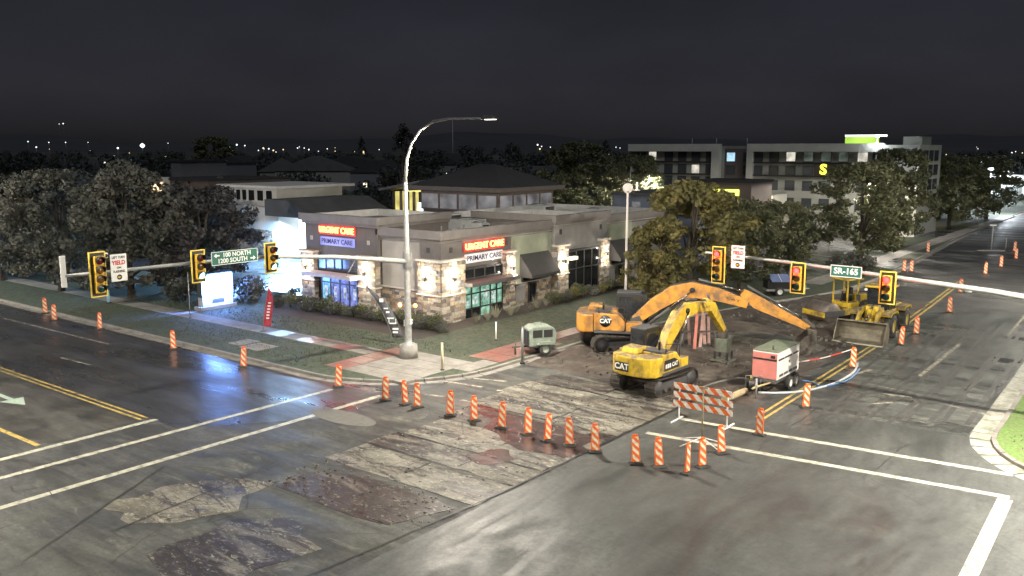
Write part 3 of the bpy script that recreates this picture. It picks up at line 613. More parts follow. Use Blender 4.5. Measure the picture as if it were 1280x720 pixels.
def lit(name, c, s, sc_=2.6):
    if name in MATS: return MATS[name]
    m = bpy.data.materials.new(name); m.use_nodes = True; t = m.node_tree; b = t.nodes['Principled BSDF']; L = t.links.new
    n = nd(t, 'ShaderNodeTexNoise', Scale=sc_, Detail=4.); L(nd(t, 'ShaderNodeNewGeometry').outputs['Position'], n.inputs['Vector'])
    mr = nd(t, 'ShaderNodeMapRange'); mr.inputs[1].default_value = .32; mr.inputs[2].default_value = .66; mr.inputs[3].default_value = .3 * s; mr.inputs[4].default_value = 1.25 * s; L(n.outputs[0], mr.inputs[0])
    b.inputs['Base Color'].default_value = (.02, .02, .02, 1); b.inputs['Roughness'].default_value = .1; b.inputs['Emission Color'].default_value = (*c, 1); L(mr.outputs[0], b.inputs['Emission Strength'])
    MATS[name] = m; return m
WGREEN = lit('window_lit_green', (.42, .85, .62), .5); WBLUE = lit('window_lit_blue', (.30, .38, 1.), .55); WCYAN = lit('window_lit_cyan', (.25, .7, 1.), .75); WDIM = lit('window_dim', (.3, .32, .4), .12)
cl = thing('clinic_building', 'single storey stone and stucco clinic with lit URGENT CARE signs', 'building', (-45, 57, .1))
cl.location = (0, 0, 0)
YF, XF = 42.0, -38.6
def stones(u0, u1, z0, z1, plane, c, d0=.03, d1=.1, sgn=1):
    m = MB(); z = z0
    while z < z1 - .05:
        h = min(random.uniform(.15, .26), z1 - z); u = u0
        while u < u1 - .03:
            l = min(random.uniform(.22, .55), u1 - u); l = u1 - u if u1 - u - l < .12 else l; d = random.uniform(d0, d1)
            if plane == 'Y': m.box(u + .008, u + l - .008, c - d, c + .02, z + .008, z + h - .008, taper=0)
            else: m.box(c - .02, c + d, u + .008, u + l - .008, z + .008, z + h - .008)
            u += l
        z += h
    return m
def stone_part(name, *a, parent=None, **k):
    return stones(*a, **k).build(name, STONE, parent or cl, kind='stuff')
MORT = mat('mortar', (.14, .125, .11), .9, var=.2, scale=8)
SCON = mat('sconce_metal', (.05, .045, .04), .4, metal=.6)
SGLO = emis('sconce_glow', (1, .88, .66), 14)
def pillar(x0, x1, y0, y1, zt, faces):
    p = B(x0, x1, y0, y1, .0, zt).build('pillar', MORT, cl)
    for f in faces:
        (stones(x0, x1, .05, zt - .02, 'Y', y0) if f == 'Y' else stones(y0, y1, .05, zt - .02, 'X', x1)).build('stone_facing', STONE, p, kind='stuff')
    B(x0 - .14, x1 + .14, y0 - .14, y1 + .14, zt, zt + .16).build('pillar_cap', CAPM, p, bev=.02)
    B(x0 - .12, x1 + .12, y0 - .12, y1 + .12, 1.95, 2.06).build('pillar_band', CAPM, p, bev=.02)
    return p
def sconce(x, y, z, n, power, color=(1, .9, .74)):
    s = MB().cyl((x + n[0] * .22, y + n[1] * .22, z - .2), (x + n[0] * .22, y + n[1] * .22, z + .2), .09, n=12).build('sconce', SCON, cl)
    for e in (-1, 1):
        MB().cyl((x + n[0] * .22, y + n[1] * .22, z + e * .2), (x + n[0] * .22, y + n[1] * .22, z + e * .215), .08, n=12).build('sconce_glow', SGLO, s)
        lamp('sconce_light', 'POINT', (x + n[0] * .42, y + n[1] * .42, z + e * .42), power, color, cl, size=.06)
# masses
def mass(x0, x1, y0, y1, zr, zp, wm, name='wall', ins=.3):
    """hollow parapet ring on a solid block"""
    b = B(x0, x1, y0, y1, 0, zr).build(name, wm, cl)
    B(x0 + ins, x1 - ins, y0 + ins, y1 - ins, zr, zr + .03).build('roof_deck', ROOFM, cl)
    for a in ((x0, x1, y0, y0 + ins), (x0, x1, y1 - ins, y1), (x0, x0 + ins, y0 + ins, y1 - ins), (x1 - ins, x1, y0 + ins, y1 - ins)):
        B(*a, zr, zp).build('parapet', ROOFW, cl)
    return b
def cornice(x0, x1, y0, y1, z0, z1, o=.3):
    for a in ((x0 - o, x1 + o, y0 - o, y0 - .01), (x1 + .01, x1 + o, y0 - .01, y1)):
        B(*a, z0 + .22, z1).build('cornice', CORN, cl, bev=.03)
    o *= .5
    for a in ((x0 - o, x1 + o, y0 - o, y0 - .01), (x1 + .01, x1 + o, y0 - .01, y1)): B(*a, z0, z0 + .22).build('cornice_moulding', CORN, cl, bev=.03)
mass(-51.4, XF, YF + .05, 72, 5.3, 6.05, TAUPE)
B(XF - .05, XF + .02, 43.9, 66, 2.0, 5.25).build('upper_wall', TAUPE, cl)
cornice(-44.05, XF, YF + .05, 54.3, 5.4, 6.2)
cornice(-44.0, XF, 61.9, 72.0, 5.35, 6.0) if False else None
for y0, y1 in ((61.95, 72),): 
    B(XF + .01, XF + .3, y0, y1, 5.6, 6.1).build('cornice', CORN, cl, bev=.03); B(XF + .01, XF + .15, y0, y1, 5.38, 5.6).build('cornice_moulding', CORN, cl, bev=.03)
# raised block on the main road side
mass(-51.7, -44.15, YF - .25, 49, 6.2, 6.75, TAUPE, 'sign_block'); cornice(-51.7, -44.15, YF - .25, 49, 6.1, 6.85, .35)
# raised block on the side road
mass(-46, XF + .3, 54.45, 61.9, 5.7, 6.25, GREYW, 'sign_block'); cornice(-46, XF + .3, 54.45, 61.9, 5.75, 6.5, .35)
# corner tower
B(-40.1, XF + .3, YF - .25, 43.85, 0, 5.42).build('corner_block', TAUPE, cl)
pillar(-40.2, XF + .42, YF - .42, 43.95, 4.2, 'YX')
for (x, y, n) in ((-39.4, YF - .5, (0, -1)), (XF + .5, 42.7, (1, 0))): sconce(x, y, 3.05, n, 110)
for (x0, x1, y0, y1) in ((-39.55, -39.25, YF - .29, YF - .26), (XF + .31, XF + .34, 42.55, 42.85)): B(x0, x1, y0, y1, 4.75, 5.1).build('wall_plaque', FRAME, cl, bev=.01)
# wall panel between blocks
B(-43.9, -40.15, YF - .06, YF + .1, 2.2, 5.32).build('stucco_panel', TAN, cl)
stone_part('stone_base', -44.1, -40.2, .05, 2.1, 'Y', YF + .06)
B(-44.1, -40.2, YF - .12, YF + .06, 2.1, 2.2).build('base_ledge', CAPM, cl)
# main road front: pillars, canopy, window
for x0, x1 in ((-51.85, -50.4), (-45.75, -44.05)):
    pillar(x0, x1, YF - .6, YF - .2, 4.0, 'YX'); sconce((x0 + x1) / 2, YF - .68, 2.95, (0, -1), 100)
def glazing(name, plane, c, us, zs, mats, fw=.09, depth=.1):
    """window: frame with mullions and one pane per cell"""
    wd = MB()
    for u in us: (wd.box(u - fw / 2, u + fw / 2, c - depth, c, zs[0], zs[-1]) if plane == 'Y' else wd.box(c, c + depth, u - fw / 2, u + fw / 2, zs[0], zs[-1]))
    for z in zs:
        for a, b in zip(us[:-1], us[1:]):
            (wd.box(a + fw / 2, b - fw / 2, c - depth, c, z - fw / 2, z + fw / 2) if plane == 'Y' else wd.box(c, c + depth, a + fw / 2, b - fw / 2, z - fw / 2, z + fw / 2))
    o = wd.build(name, FRAME, cl); k = 0
    for j in range(len(zs) - 1):
        for i in range(len(us) - 1):
            a, b = us[i] + fw / 2, us[i + 1] - fw / 2
            (B(a, b, c - .04, c - .03, zs[j] + fw / 2, zs[j + 1] - fw / 2) if plane == 'Y' else B(c + .03, c + .04, a, b, zs[j] + fw / 2, zs[j + 1] - fw / 2)).build('pane', mats(i, j), o); k += 1
    return o
B(-50.35, -45.8, YF - .3, YF - .22, .3, 3.9).build('window_surround', FRAME, cl)
glazing('window', 'Y', YF - .31, [-49.9, -48.95, -47.95, -46.95, -46.1], [.35, 1.95, 2.45], lambda i, j: [WCYAN, WBLUE, WBLUE, WBLUE][i])
glazing('window', 'Y', YF - .31, [-50.2, -49.4, -48.5, -47.7, -46.8, -45.95], [2.9, 3.75], lambda i, j: [WCYAN, WBLUE, WDIM, WDIM, WDIM][i])
cn = B(-50.6, -45.4, YF - 1.7, YF - .62, 2.52, 2.78).build('entrance_canopy', mat('canopy_metal', (.4, .38, .4), .5), cl, bev=.02)
MB().tube([(-50, YF - 1.5, 2.78), (-50, YF - .3, 4.2)], .02, 6).build('tie_rod', GALVD, cn); MB().tube([(-46, YF - 1.5, 2.78), (-46, YF - .3, 4.2)], .02, 6).build('tie_rod', GALVD, cn)
NEON = emis('sign_letters_red', (1, .055, .01), 17); PNLW = lit('sign_panel_warm', (1, .93, .84), .85, .3); PNLB = lit('sign_panel_blue', (.36, .38, 1), .8, .3); HALO = mat('sign_halo_backer', (.3, .02, .02), .5, emit=(1, .03, .02), es=.3)  # backer plate glows by itself, standing for the red halo round the letters
def clinic_sign(c, rot, w, pm, nrm):
    q = Vector(nrm)
    def at(u, z, d): 
        return (c[0] + u, c[1] + q.y * d, z) if abs(q.y) > .5 else (c[0] + q.x * d, c[1] + u, z)
    s = text('sign_letters', 'URGENT CARE', .62, NEON, cl, at(0, c[2], .16), rot, .05, w / 4.05, bold=.012)
    p = at(0, c[2], .06); b = B(-w / 2 - .12, w / 2 + .12, -.03, .03, -.33, .33).build('sign_halo_backer', HALO, cl, loc=p, rot=(0, 0, rot[2]))
    p = at(0, c[2] - .8, .07); b = B(-w / 2, w / 2, -.05, .05, -.3, .3).build('sign_panel', pm, cl, loc=p, rot=(0, 0, rot[2]), bev=.01)
    text('sign_letters', 'PRIMARY CARE', .47, mat('sign_dark', (.03, .02, .06), .6), cl, at(0, c[2] - .8, .13), rot, .01, w / 4.05 * 1.18, bold=.008)
clinic_sign((-48.15, YF - .25, 5.72), (R(90), 0, 0), 3.55, PNLB, (0, -1, 0))
clinic_sign((XF + .02, 46.35, 4.95), (R(90), 0, R(90)), 4.0, PNLW, (1, 0, 0))
for x in (-51.0, -45.0): B(x - .13, x + .13, YF - .31, YF - .26, 4.9, 5.2).build('wall_plaque', CAPM, cl, bev=.01)
# side road front
B(XF + .02, XF + .1, 43.95, 48.3, 0, 3.6).build('entrance_surround', FRAME, cl)
glazing('entrance_glazing', 'X', XF + .11, [44.0, 44.9, 45.8, 46.9, 47.6, 48.25], [.05, .75, 1.75, 2.35], lambda i, j: WGREEN if (j or i == 2) and not (i == 2 and j == 1) else [DGLASS, WGREEN][i == 2])
glazing('transom_window', 'X', XF + .11, [44.2, 45.2, 46.3, 47.4, 48.2], [2.8, 3.45], lambda i, j: DGLASS)
for (a_, b_, c_, d_) in ((45.0, 45.55, 1.0, 1.5), (47.0, 47.5, .95, 1.65), (46.2, 46.75, 1.2, 1.9), (44.15, 44.7, .95, 1.3)): B(XF + .151, XF + .16, a_, b_, c_, d_).build('window_poster', lit('poster_pale', (.8, 1, .9), .55, 5.), cl)
for x_ in (-49.6, -48.6, -47.6, -46.6): B(x_, x_ + .3, YF - .365, YF - .355, .9, 1.7).build('window_poster', lit('poster_blue', (.6, .7, 1), .75, 4.), cl)
B(XF + .12, XF + 1.3, 43.7, 48.9, 2.42, 2.68).build('entrance_canopy', mat('canopy_dark', (.09, .08, .075), .5), cl, bev=.02)
pillar(XF - .05, XF + .4, 48.35, 49.4, 4.2, 'YX'); sconce(XF + .48, 48.9, 3.1, (1, 0), 85)
for y in (43.95 + .35, 48.9): B(XF + .03, XF + .06, y - .13, y + .13, 4.72, 5.05).build('wall_plaque', FRAME, cl, bev=.01)
def awning_bay(y0, y1, ay0, ay1):
    B(XF + .02, XF + .12, y0, y1, 1.85, 5.28).build('stucco_panel', SAGE, cl)
    stone_part('stone_base', y0, y1, .05, 1.78, 'X', XF + .02); B(XF + .02, XF + .16, y0, y1, 1.78, 1.85).build('base_ledge', CAPM, cl)
    o = MB().prism([(XF + .12, 3.9), (XF + 1.25, 2.45), (XF + 1.25, 2.25), (XF + .12, 2.25)], ay0, ay1).build('awning', AWN, cl)
    glazing('window', 'X', XF + .13, [ay0 + .2, (ay0 + ay1) / 2, ay1 - .2], [1.92, 2.24], lambda i, j: DGLASS)
    B(XF + .06, XF + .2, y0 + .35, y0 + 1.5, .45, 1.65).build('meter_cabinet', GREYW, cl, bev=.02)
    glazing('window', 'X', XF + .13, [y0 + 1.9, y0 + 2.75], [.3, 1.7], lambda i, j: DGLASS)
awning_bay(49.45, 54.3, 50.35, 53.9); awning_bay(61.95, 66.2, 62.6, 65.8)
for y0, y1 in ((54.5, 55.95), (60.55, 61.9), (67.0, 68.2)):
    pillar(XF - .05, XF + .5, y0, y1, 4.1, 'YX'); sconce(XF + .58, (y0 + y1) / 2, 3.0, (1, 0), 95 if y0 < 60 else 60)
B(XF + .31, XF + .36, 56.0, 60.5, .0, 3.75).build('entrance_surround', FRAME, cl)
glazing('entrance_glazing', 'X', XF + .37, [56.1, 57.2, 58.3, 59.4, 60.4], [.05, 2.2, 3.6], lambda i, j: DGLASS)
B(XF + .4, XF + .75, 56.1, 57.0, 2.95, 3.2).build('wall_lamp', emis('lamp_cream', (1, .85, .5), 1.2), cl, bev=.02)
for y in (55.2, 60.9): B(XF + .31, XF + .35, y - .15, y + .15, 5.0, 5.4).build('wall_plaque', FRAME, cl, bev=.01)
B(XF + .02, XF + .06, 66.3, 71.9, .0, 5.2).build('stucco_panel', GREYW, cl)
# rooftop plant
RTU = mat('rooftop_unit_metal', (.3, .3, .29), .6, var=.2, scale=2)
for (x, y, sx, sy, h) in ((-44.6, 51.5, 2.6, 1.8, .8), (-42.2, 50.3, 1.2, .9, .7), (-48, 53, 2.2, 1.6, 1.0), (-47.5, 65, 2.4, 1.8, 1.1), (-42.2, 66, 1.8, 1.4, .9), (-41.2, 46.2, .7, .7, .5)):
    u = B(x - sx / 2, x + sx / 2, y - sy / 2, y + sy / 2, 5.32, 5.32 + h).build('rooftop_unit', RTU, cl, bev=.03)
    MB().cyl((x, y, 5.32 + h), (x, y, 5.42 + h), min(sx, sy) * .35, n=14).build('fan_cowl', GALVD, u); B(x + sx / 2 + .005, x + sx / 2 + .02, y - sy * .35, y + sy * .35, 5.45, 5.2 + h).build('louvre', FRAME, u)
for i in range(6): MB().cyl((-43.5 + i * .7, 47.5 + (i * 1.7) % 3, 5.33), (-43.5 + i * .7, 47.5 + (i * 1.7) % 3, 5.9), .06, n=8).build('vent_pipe', GALVD, cl)
MB().tube([(-50, 49.6, 5.4), (-47, 49.6, 5.45), (-42, 49.6, 5.4), (-40, 49.8, 5.4)], .06, 6).build('gas_pipe', GALVD, cl)
# ------------------------------------------------------------------ other buildings
WHITEW = mat('wall_white', (.42, .41, .39), .8, var=.15, scale=.8); BROWNW = mat('wall_brown', (.11, .085, .075), .85, var=.2, scale=.8); DKROOF = mat('roof_dark', (.02, .02, .022), .85, var=.3, scale=1.2, bump=.02, bscale=3)
GREYR = mat('roof_grey', (.06, .06, .062), .85, var=.3, scale=.5); YLIT = lit('lit_yellow', (1, .86, .25), .9, .4); WLIT = lit('lit_white', (.85, .97, 1), 2.4, .25); WARML = lit('lit_warm', (1, .72, .4), 2.2, .8); FROST = lit('window_frosted', (.95, .92, .95), .17, .5)
def bld(name, label, cat='building'): return thing(name, label, cat)
# pavilion with hipped roof and clerestory
t = bld('pavilion', 'dark hipped roof pavilion with a row of pale clerestory windows behind the clinic')
x0, x1, y0, y1 = -63.2, -53.0, 66, 75
B(x0 + .15, x1 - .15, y0 + .15, y1, 0, 5.35).build('wall', BROWNW, t); B(x0, x1, y0, y1, 5.35, 7.3).build('clerestory_wall', BROWNW, t)
B(x0 - .9, x1 + .9, y0 - .9, y1 + .9, 7.3, 7.75).build('eave', mat('eave_brown', (.09, .075, .065), .8), t, bev=.04)
MB().add([(x0 - .8, y0 - .8, 7.75), (x1 + .8, y0 - .8, 7.75), (x1 + .8, y1 + .8, 7.75), (x0 - .8, y1 + .8, 7.75), (x0 + 4, y0 + 4.5, 9.9), (x1 - 4, y0 + 4.5, 9.9)], [(0, 1, 5, 4), (1, 2, 5), (2, 3, 4, 5), (3, 0, 4), (3, 2, 1, 0)]).build('roof', DKROOF, t)
for i in range(4):
    a = x0 + .15 + i * 2.52; B(a, a + 2.2, y0 - .04, y0 + .02, 5.5, 6.95).build('window', FROST, t)
for i in range(4): a = y0 + .2 + i * 2.2; B(x1 - .02, x1 + .04, a, a + 1.85, 5.5, 6.95).build('window', FROST, t)
t = bld('lit_annexe', 'small annexe with yellow lit glazing and sloped eave beside the pavilion')
B(-68.6, -63.6, 67, 75, 0, 4.9).build('wall', BROWNW, t); B(-68.4, -63.6, 67.1, 75, 4.9, 6.9).build('upper_wall', YLIT, t)
for i, x in enumerate((-68.3, -67.2, -66.2, -65.3, -64.4)): B(x, x + .28, 66.9, 67.09, 4.9, 7.0).build('column', BROWNW if i in (1, 3) else FRAME, t)
B(-64.5, -63.7, 66.85, 66.95, 4.95, 5.9).build('lit_pane', WLIT, t)
MB().prism([(-69.4, 7.0), (-63.3, 8.0), (-63.3, 8.25), (-69.4, 7.25)], 66, 75.5).build('roof', GREYR, t)
# car wash: white clerestory block plus bright bay
t = bld('car_wash', 'white car wash building with clerestory windows and a glaring open bay')
B(-80.6, -73.9, 56, 66, 0, 5.5).build('wall', WHITEW, t); B(-83.4, -75.2, 57.2, 66, 5.5, 7.35).build('clerestory_wall', WHITEW, t); B(-84.6, -74.2, 56.4, 67, 7.35, 7.65).build('roof', WHITEW, t, bev=.03)
for i in range(3): B(-79.9 + i * 1.5, -79.0 + i * 1.5, 57.14, 57.2, 6.05, 7.1).build('window', DGLASS, t)
for i in range(3): B(-83.1 + i * 1.05, -82.5 + i * 1.05, 57.14, 57.2, 6.05, 7.1).build('window', DGLASS, t)
B(-84.6, -80.6, 57.2, 66, 0, 5.5).build('wall', BROWNW, t)
MB().prism([(-74.6, 4.75), (-67.6, 4.75), (-67.6, 5.0), (-71, 6.4), (-74.6, 6.4)], 55.2, 66).build('bay_roof', GREYR, t)
B(-73.89, -73.5, 56, 65, 0, 4.75).build('bay_jamb', WHITEW, t); B(-68.6, -68.2, 56, 65, 0, 4.75).build('bay_jamb', WHITEW, t)
B(-73.5, -68.6, 64.6, 65, 0, 4.75).build('bay_back', WHITEW, t); B(-73.4, -68.7, 57, 64, 4.6, 4.7).build('bay_ceiling_lamp', WLIT, t)
B(-73.49, -68.61, 58.5, 58.6, 1.2, 4.5).build('bay_curtain', lit('bay_white', (.8, .95, 1), 3.0, .15), t); B(-70.0, -68.9, 58.2, 58.4, .2, 4.3).build('wash_arch', lit('bay_cyan', (.4, .9, 1), .8, .2), t)
lamp('bay_light', 'AREA', (-71, 55.4, 4.5), 9000, (.3, .58, 1), t, 3.5, (R(-22), 0, 0), sy=3.5)
stones(-80.5, -74.5, .05, 3.2, 'Y', 56).build('stone_facing', STONE, t, kind='stuff')
# storage building far left
t = bld('storage_building', 'plain dark block building with a glaring lit front behind the left trees')
B(-121, -107, 70, 84, 0, 7.0).build('wall', BROWNW, t); B(-121, -116.2, 69.6, 70, 4.2, 7.4).build('lit_front', WHITEW, t); B(-120.4, -117.2, 69.45, 69.6, 4.4, 6.6).build('lit_sign', WARML, t); B(-121.3, -106.7, 69.8, 84.3, 7.0, 7.25).build('roof', DKROOF, t)
for (a, b, d, h, lab) in ((205, 232, 150, 9.2, 'tall plain dark box building behind the glaring lit front'), (246, 277, 165, 8.6, 'low plain dark box building behind the white car wash')):
    p = [ray(a, 190), ray(b, 190)]; q = [(r[0] * d, r[1] * d) for r in p]; t = bld('box_building', lab); x0, x1 = sorted((q[0][0], q[1][0])); y = (q[0][1] + q[1][1]) / 2
    B(x0, x1, y, y + 9, 0, h).build('wall', mat('wall_slate', (.09, .09, .1), .9), t); B(x0 - .2, x1 + .2, y - .2, y + 9.2, h, h + .3).build('roof', DKROOF, t); B(x0 + 1, x0 + 2.2, y - .05, y + .02, 0, 2.2).build('door', FRAME, t)
# long low wall building behind the clinic
t = bld('low_workshop', 'low grey-blue flat building between the pavilion and the lamp column'); B(-52.5, -42, 86, 96, 0, 6.3).build('wall', mat('wall_blue', (.12, .14, .18), .8, var=.2, scale=.7), t); B(-52.7, -41.8, 85.8, 96, 6.3, 6.55).build('roof', GREYR, t); B(-50, -49, 85.95, 86, 4.6, 5.6).build('window', FROST, t); B(-46, -42.2, 85.8, 86, 4.3, 5.6).build('shutter', FRAME, t)
# hotel
HT = mat('hotel_frame', (.46, .45, .39), .8, var=.1, scale=.5); HI = mat('hotel_inset', (.24, .24, .21), .85, var=.12, scale=.5); HB = mat('hotel_brown', (.09, .07, .062), .85, var=.15, scale=.5)
t = bld('hotel', 'long four storey hotel with pale frames and a glowing green roof sign'); Yh = 122.
def hx(px, py=200): return PY(px, py, Yh)[0]
xs = [hx(786), hx(890), hx(900), hx(934), hx(941), hx(1105), hx(1150)]
rr_ = ray(1176, 200); YB = xs[6] * rr_[1] / rr_[0]
B(xs[0], xs[2], Yh + .5, 138, 0, 11.8).build('wing', HI, t); B(xs[2], xs[3], Yh + 1.6, 138, 0, 11.4).build('link', HB, t); B(xs[3], xs[5], Yh + .5, 138, 0, 11.9).build('wing', HI, t); B(xs[5], xs[6], Yh - .3, YB, 0, 11.9).build('end_wing', HT, t)
for a, b in ((xs[0], xs[2]), (xs[3], xs[5])):
    B(a, b, Yh - .3, Yh + .49, 11.0, 12.1).build('frame_top', HT, t)
B(xs[1], xs[2], Yh - .3, Yh + .49, 4.6, 11.0).build('frame_side', HT, t); B(xs[3], xs[4], Yh - .3, Yh + .49, 3.8, 11.0).build('frame_side', HT, t)
for z in (9.55, 7.75): 
    B(xs[0], xs[1], Yh + .2, Yh + .49, z - .22, z).build('band', FRAME, t); B(xs[4], xs[5], Yh + .2, Yh + .49, z - .22, z).build('band', FRAME, t)
WGREY = mat('hotel_window', (.05, .055, .06), .15, var=.3, scale=.8); WPALE = lit('hotel_window_lit', (1, .95, .8), .55, .8); WGL = lit('hotel_window_green', (.5, .6, .5), .14, .8)
def hwin(px, z, m, wd=1.25, h=1.25, y=None):
    x = hx(px); y = y or Yh + .5; f = B(x - wd / 2 - .08, x + wd / 2 + .08, y - .06, y, z - h / 2 - .08, z + h / 2 + .08).build('window', FRAME, t); B(x - wd / 2, x + wd / 2, y - .1, y - .061, z - h / 2, z + h / 2).build('pane', m, f)
for px in (800, 814, 834, 851, 868, 886): hwin(px, 10.3, WPALE if px == 814 else WGREY); hwin(px, 8.4, WPALE if px == 868 else WGREY); hwin(px, 6.6, WGREY)
for px in (908, 929): hwin(px, 10.2, lit('hotel_window_blue', (.5, .8, 1), .7, .5) if px == 908 else WGREY, y=Yh + 1.6); hwin(px, 8.3, WGREY, y=Yh + 1.6); hwin(px, 6.3, WGREY, y=Yh + 1.6)
for px in (946, 966, 987, 1009, 1031, 1053, 1077, 1096): hwin(px, 10.3, {987: WPALE, 1009: WGL, 1031: WGL, 1053: WGL, 1077: WPALE}.get(px, WGREY)); hwin(px, 8.3, WGREY); hwin(px, 6.3, WGL if px == 1031 else WGREY); hwin(px, 3.9, WGREY)
x = hx(1030); B(x - 1.4, x + 1.2, Yh + .3, Yh + .36, 7.75, 9.4).build('painted_panel', HB, t); text('lit_letter', 'S', 1.9, emis('letter_yellow', (.95, 1, .05), 1.6), t, (x - .1, Yh + .2, 8.55), (R(90), 0, 0), .05, 1.1, bold=.06)
x = hx(1051); B(x - .75, x + .75, Yh + .3, Yh + .4, 8.3, 8.75).build('lit_strip', emis('strip_yellow', (.95, 1, .1), 1.2), t)
x0, x1 = hx(1049), hx(1091); B(x0, x1, Yh + 2, Yh + 2.3, 12.0, 13.0).build('roof_sign', lit('sign_green_lit', (.6, 1, .12), .75, .2), t); B(x0, x1 + 1.0, Yh + 1.9, Yh + 2.35, 13.0, 13.25).build('sign_lamp', emis('sign_lamp_white', (.9, 1, .85), 1.6), t)
for q in (x0 + .4, x1 - .4): MB().cyl((q, Yh + 2.5, 11.3), (q, Yh + 2.5, 12.6), .08, n=8).build('sign_post', FRAME, t)
B(hx(1117), hx(1141), Yh + 4, Yh + 9, 11.8, 13.0).build('plant_room', HI, t)
for px in (842, 873, 912): MB().cyl((hx(px), Yh + 6, 11.3), (hx(px), Yh + 6, 13.0), .08, n=6).build('vent_pipe', GALVD, t)
x0, x1 = hx(944, 240), hx(985, 240); B(x0, x1, Yh - 5, Yh - .3, 3.4, 5.2).build('porch_fascia', HT, t); B(x0 + .2, x1 - .2, Yh - 5.06, Yh - 5.0, 4.3, 5.0).build('porch_sign', lit('porch_warm', (1, .8, .5), .9, .5), t); B(x0 + .3, x1 - .3, Yh - 4.8, Yh - .5, 3.3, 3.39).build('porch_ceiling_lamp', WARML, t)
for q in (x0 + .3, x1 - .7): B(q, q + .4, Yh - 4.9, Yh - 4.5, 0, 3.3).build('porch_column', HT, t)
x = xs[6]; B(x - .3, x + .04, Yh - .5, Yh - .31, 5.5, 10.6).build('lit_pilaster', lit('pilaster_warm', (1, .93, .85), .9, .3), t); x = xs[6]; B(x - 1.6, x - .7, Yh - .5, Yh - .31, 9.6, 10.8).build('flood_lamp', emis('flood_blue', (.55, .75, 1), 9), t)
for z in (4, 6, 7.9, 9.8):
    for q in (.15, .4, .65): B(xs[6] + .01, xs[6] + .06, Yh + (YB - Yh) * q, Yh + (YB - Yh) * (q + .2), z, z + 1.4).build('end_window', WGREY, t)
# low shop with yellow sign
t = bld('shop_building', 'low dark shop with a small glowing yellow sign behind the leafy trees'); B(-46.8, -40.0, 95, 101, 0, 7.6).build('wall', HB, t); B(-47.0, -39.8, 94.8, 101.2, 7.6, 7.9).build('roof', DKROOF, t)
YS = emis('shop_sign_yellow', (.95, 1, .12), 1.7)
for a, b in ((-44.6, -43.15), (-43.0, -41.4)): B(a, b, 94.85, 94.98, 6.15, 6.85).build('lit_sign', YS, t)
B(-42, -40.5, 94.93, 95, 0, 2.3).build('door', FRAME, t)
# houses down the valley
HW = [mat('house_wall_%d' % i, c, .9, var=.15) for i, c in enumerate([(.13, .125, .12), (.16, .15, .14), (.1, .1, .11)])]
HLIT = lit('house_window', (1, .9, .7), 1.6, .6)
HLAB = ['gable facing the hotel', 'with one bright porch light', 'half hidden by dark trees', 'with a long low roof']
def house(px, d, wd, dp, eave, ridge, lab, k, rz=0.):
    r = ray(px, 190); t = thing('house', lab, 'house', (r[0] * d, r[1] * d, 0), rz)
    MB().box(-wd / 2, wd / 2, -dp / 2, dp / 2, 0, eave).build('wall', HW[k % 3], t)
    MB().prism([(-wd / 2 - .4, eave), (wd / 2 + .4, eave), (wd / 2 + .4, eave + .15), (0, ridge), (-wd / 2 - .4, eave + .15)], -dp / 2 - .4, dp / 2 + .4).build('roof', [GREYR, DKROOF][k % 2 if k > 1 else 0], t)
    for i in range(2): B(-wd / 2 + wd * (.25 + .4 * i), -wd / 2 + wd * (.25 + .4 * i) + 1.0, -dp / 2 - .05, -dp / 2, 1.2, 2.5).build('window', HLIT if (k + i) % 5 == 0 else DGLASS, t)
    B(-.5, .45, -dp / 2 - .06, -dp / 2, 0, 2.1).build('door', HW[(k + 1) % 3], t)
hs = [(672, 215, 22, 10, 4.6, 7.2, 'long grey roofed house left of the gabled house beyond the pavilion', 1.1), (706, 212, 9, 16, 5.0, 8.2, 'pale gabled house showing its pointed end beyond the pavilion', .9), (738, 205, 16, 9, 4.2, 6.6, 'low grey house beside the dark tree near the hotel', .6),
      (440, 260, 30, 12, 6, 9.2, 'long dark roofed house row in the valley above the clinic sign', .6), (395, 240, 20, 12, 5.5, 9.4, 'broad gabled house in the valley above the car wash', .7), (478, 235, 14, 12, 5.2, 8.4, 'smaller gabled house in the valley beside the lamp pole', .5),
      (352, 250, 12, 11, 5, 8.8, 'small house with steep roof behind the car wash roof', .9), (300, 300, 16, 11, 5.5, 9.0, 'house on the valley floor above the clerestory windows', .4), (130, 300, 18, 11, 5, 8.6, 'house with a bright porch lamp above the left trees', .3), (560, 330, 18, 12, 5.5, 9.5, 'distant house under the radio mast', .2), (620, 300, 14, 11, 5.5, 9.2, 'distant house right of the radio mast', .8), (340, 360, 22, 12, 6, 9.5, 'far house among the town lights', .5)]
for k, (px, d, wd, dp, e, rg, lab, rz) in enumerate(hs): house(px, d, wd, dp, e, rg, lab, k, rz)
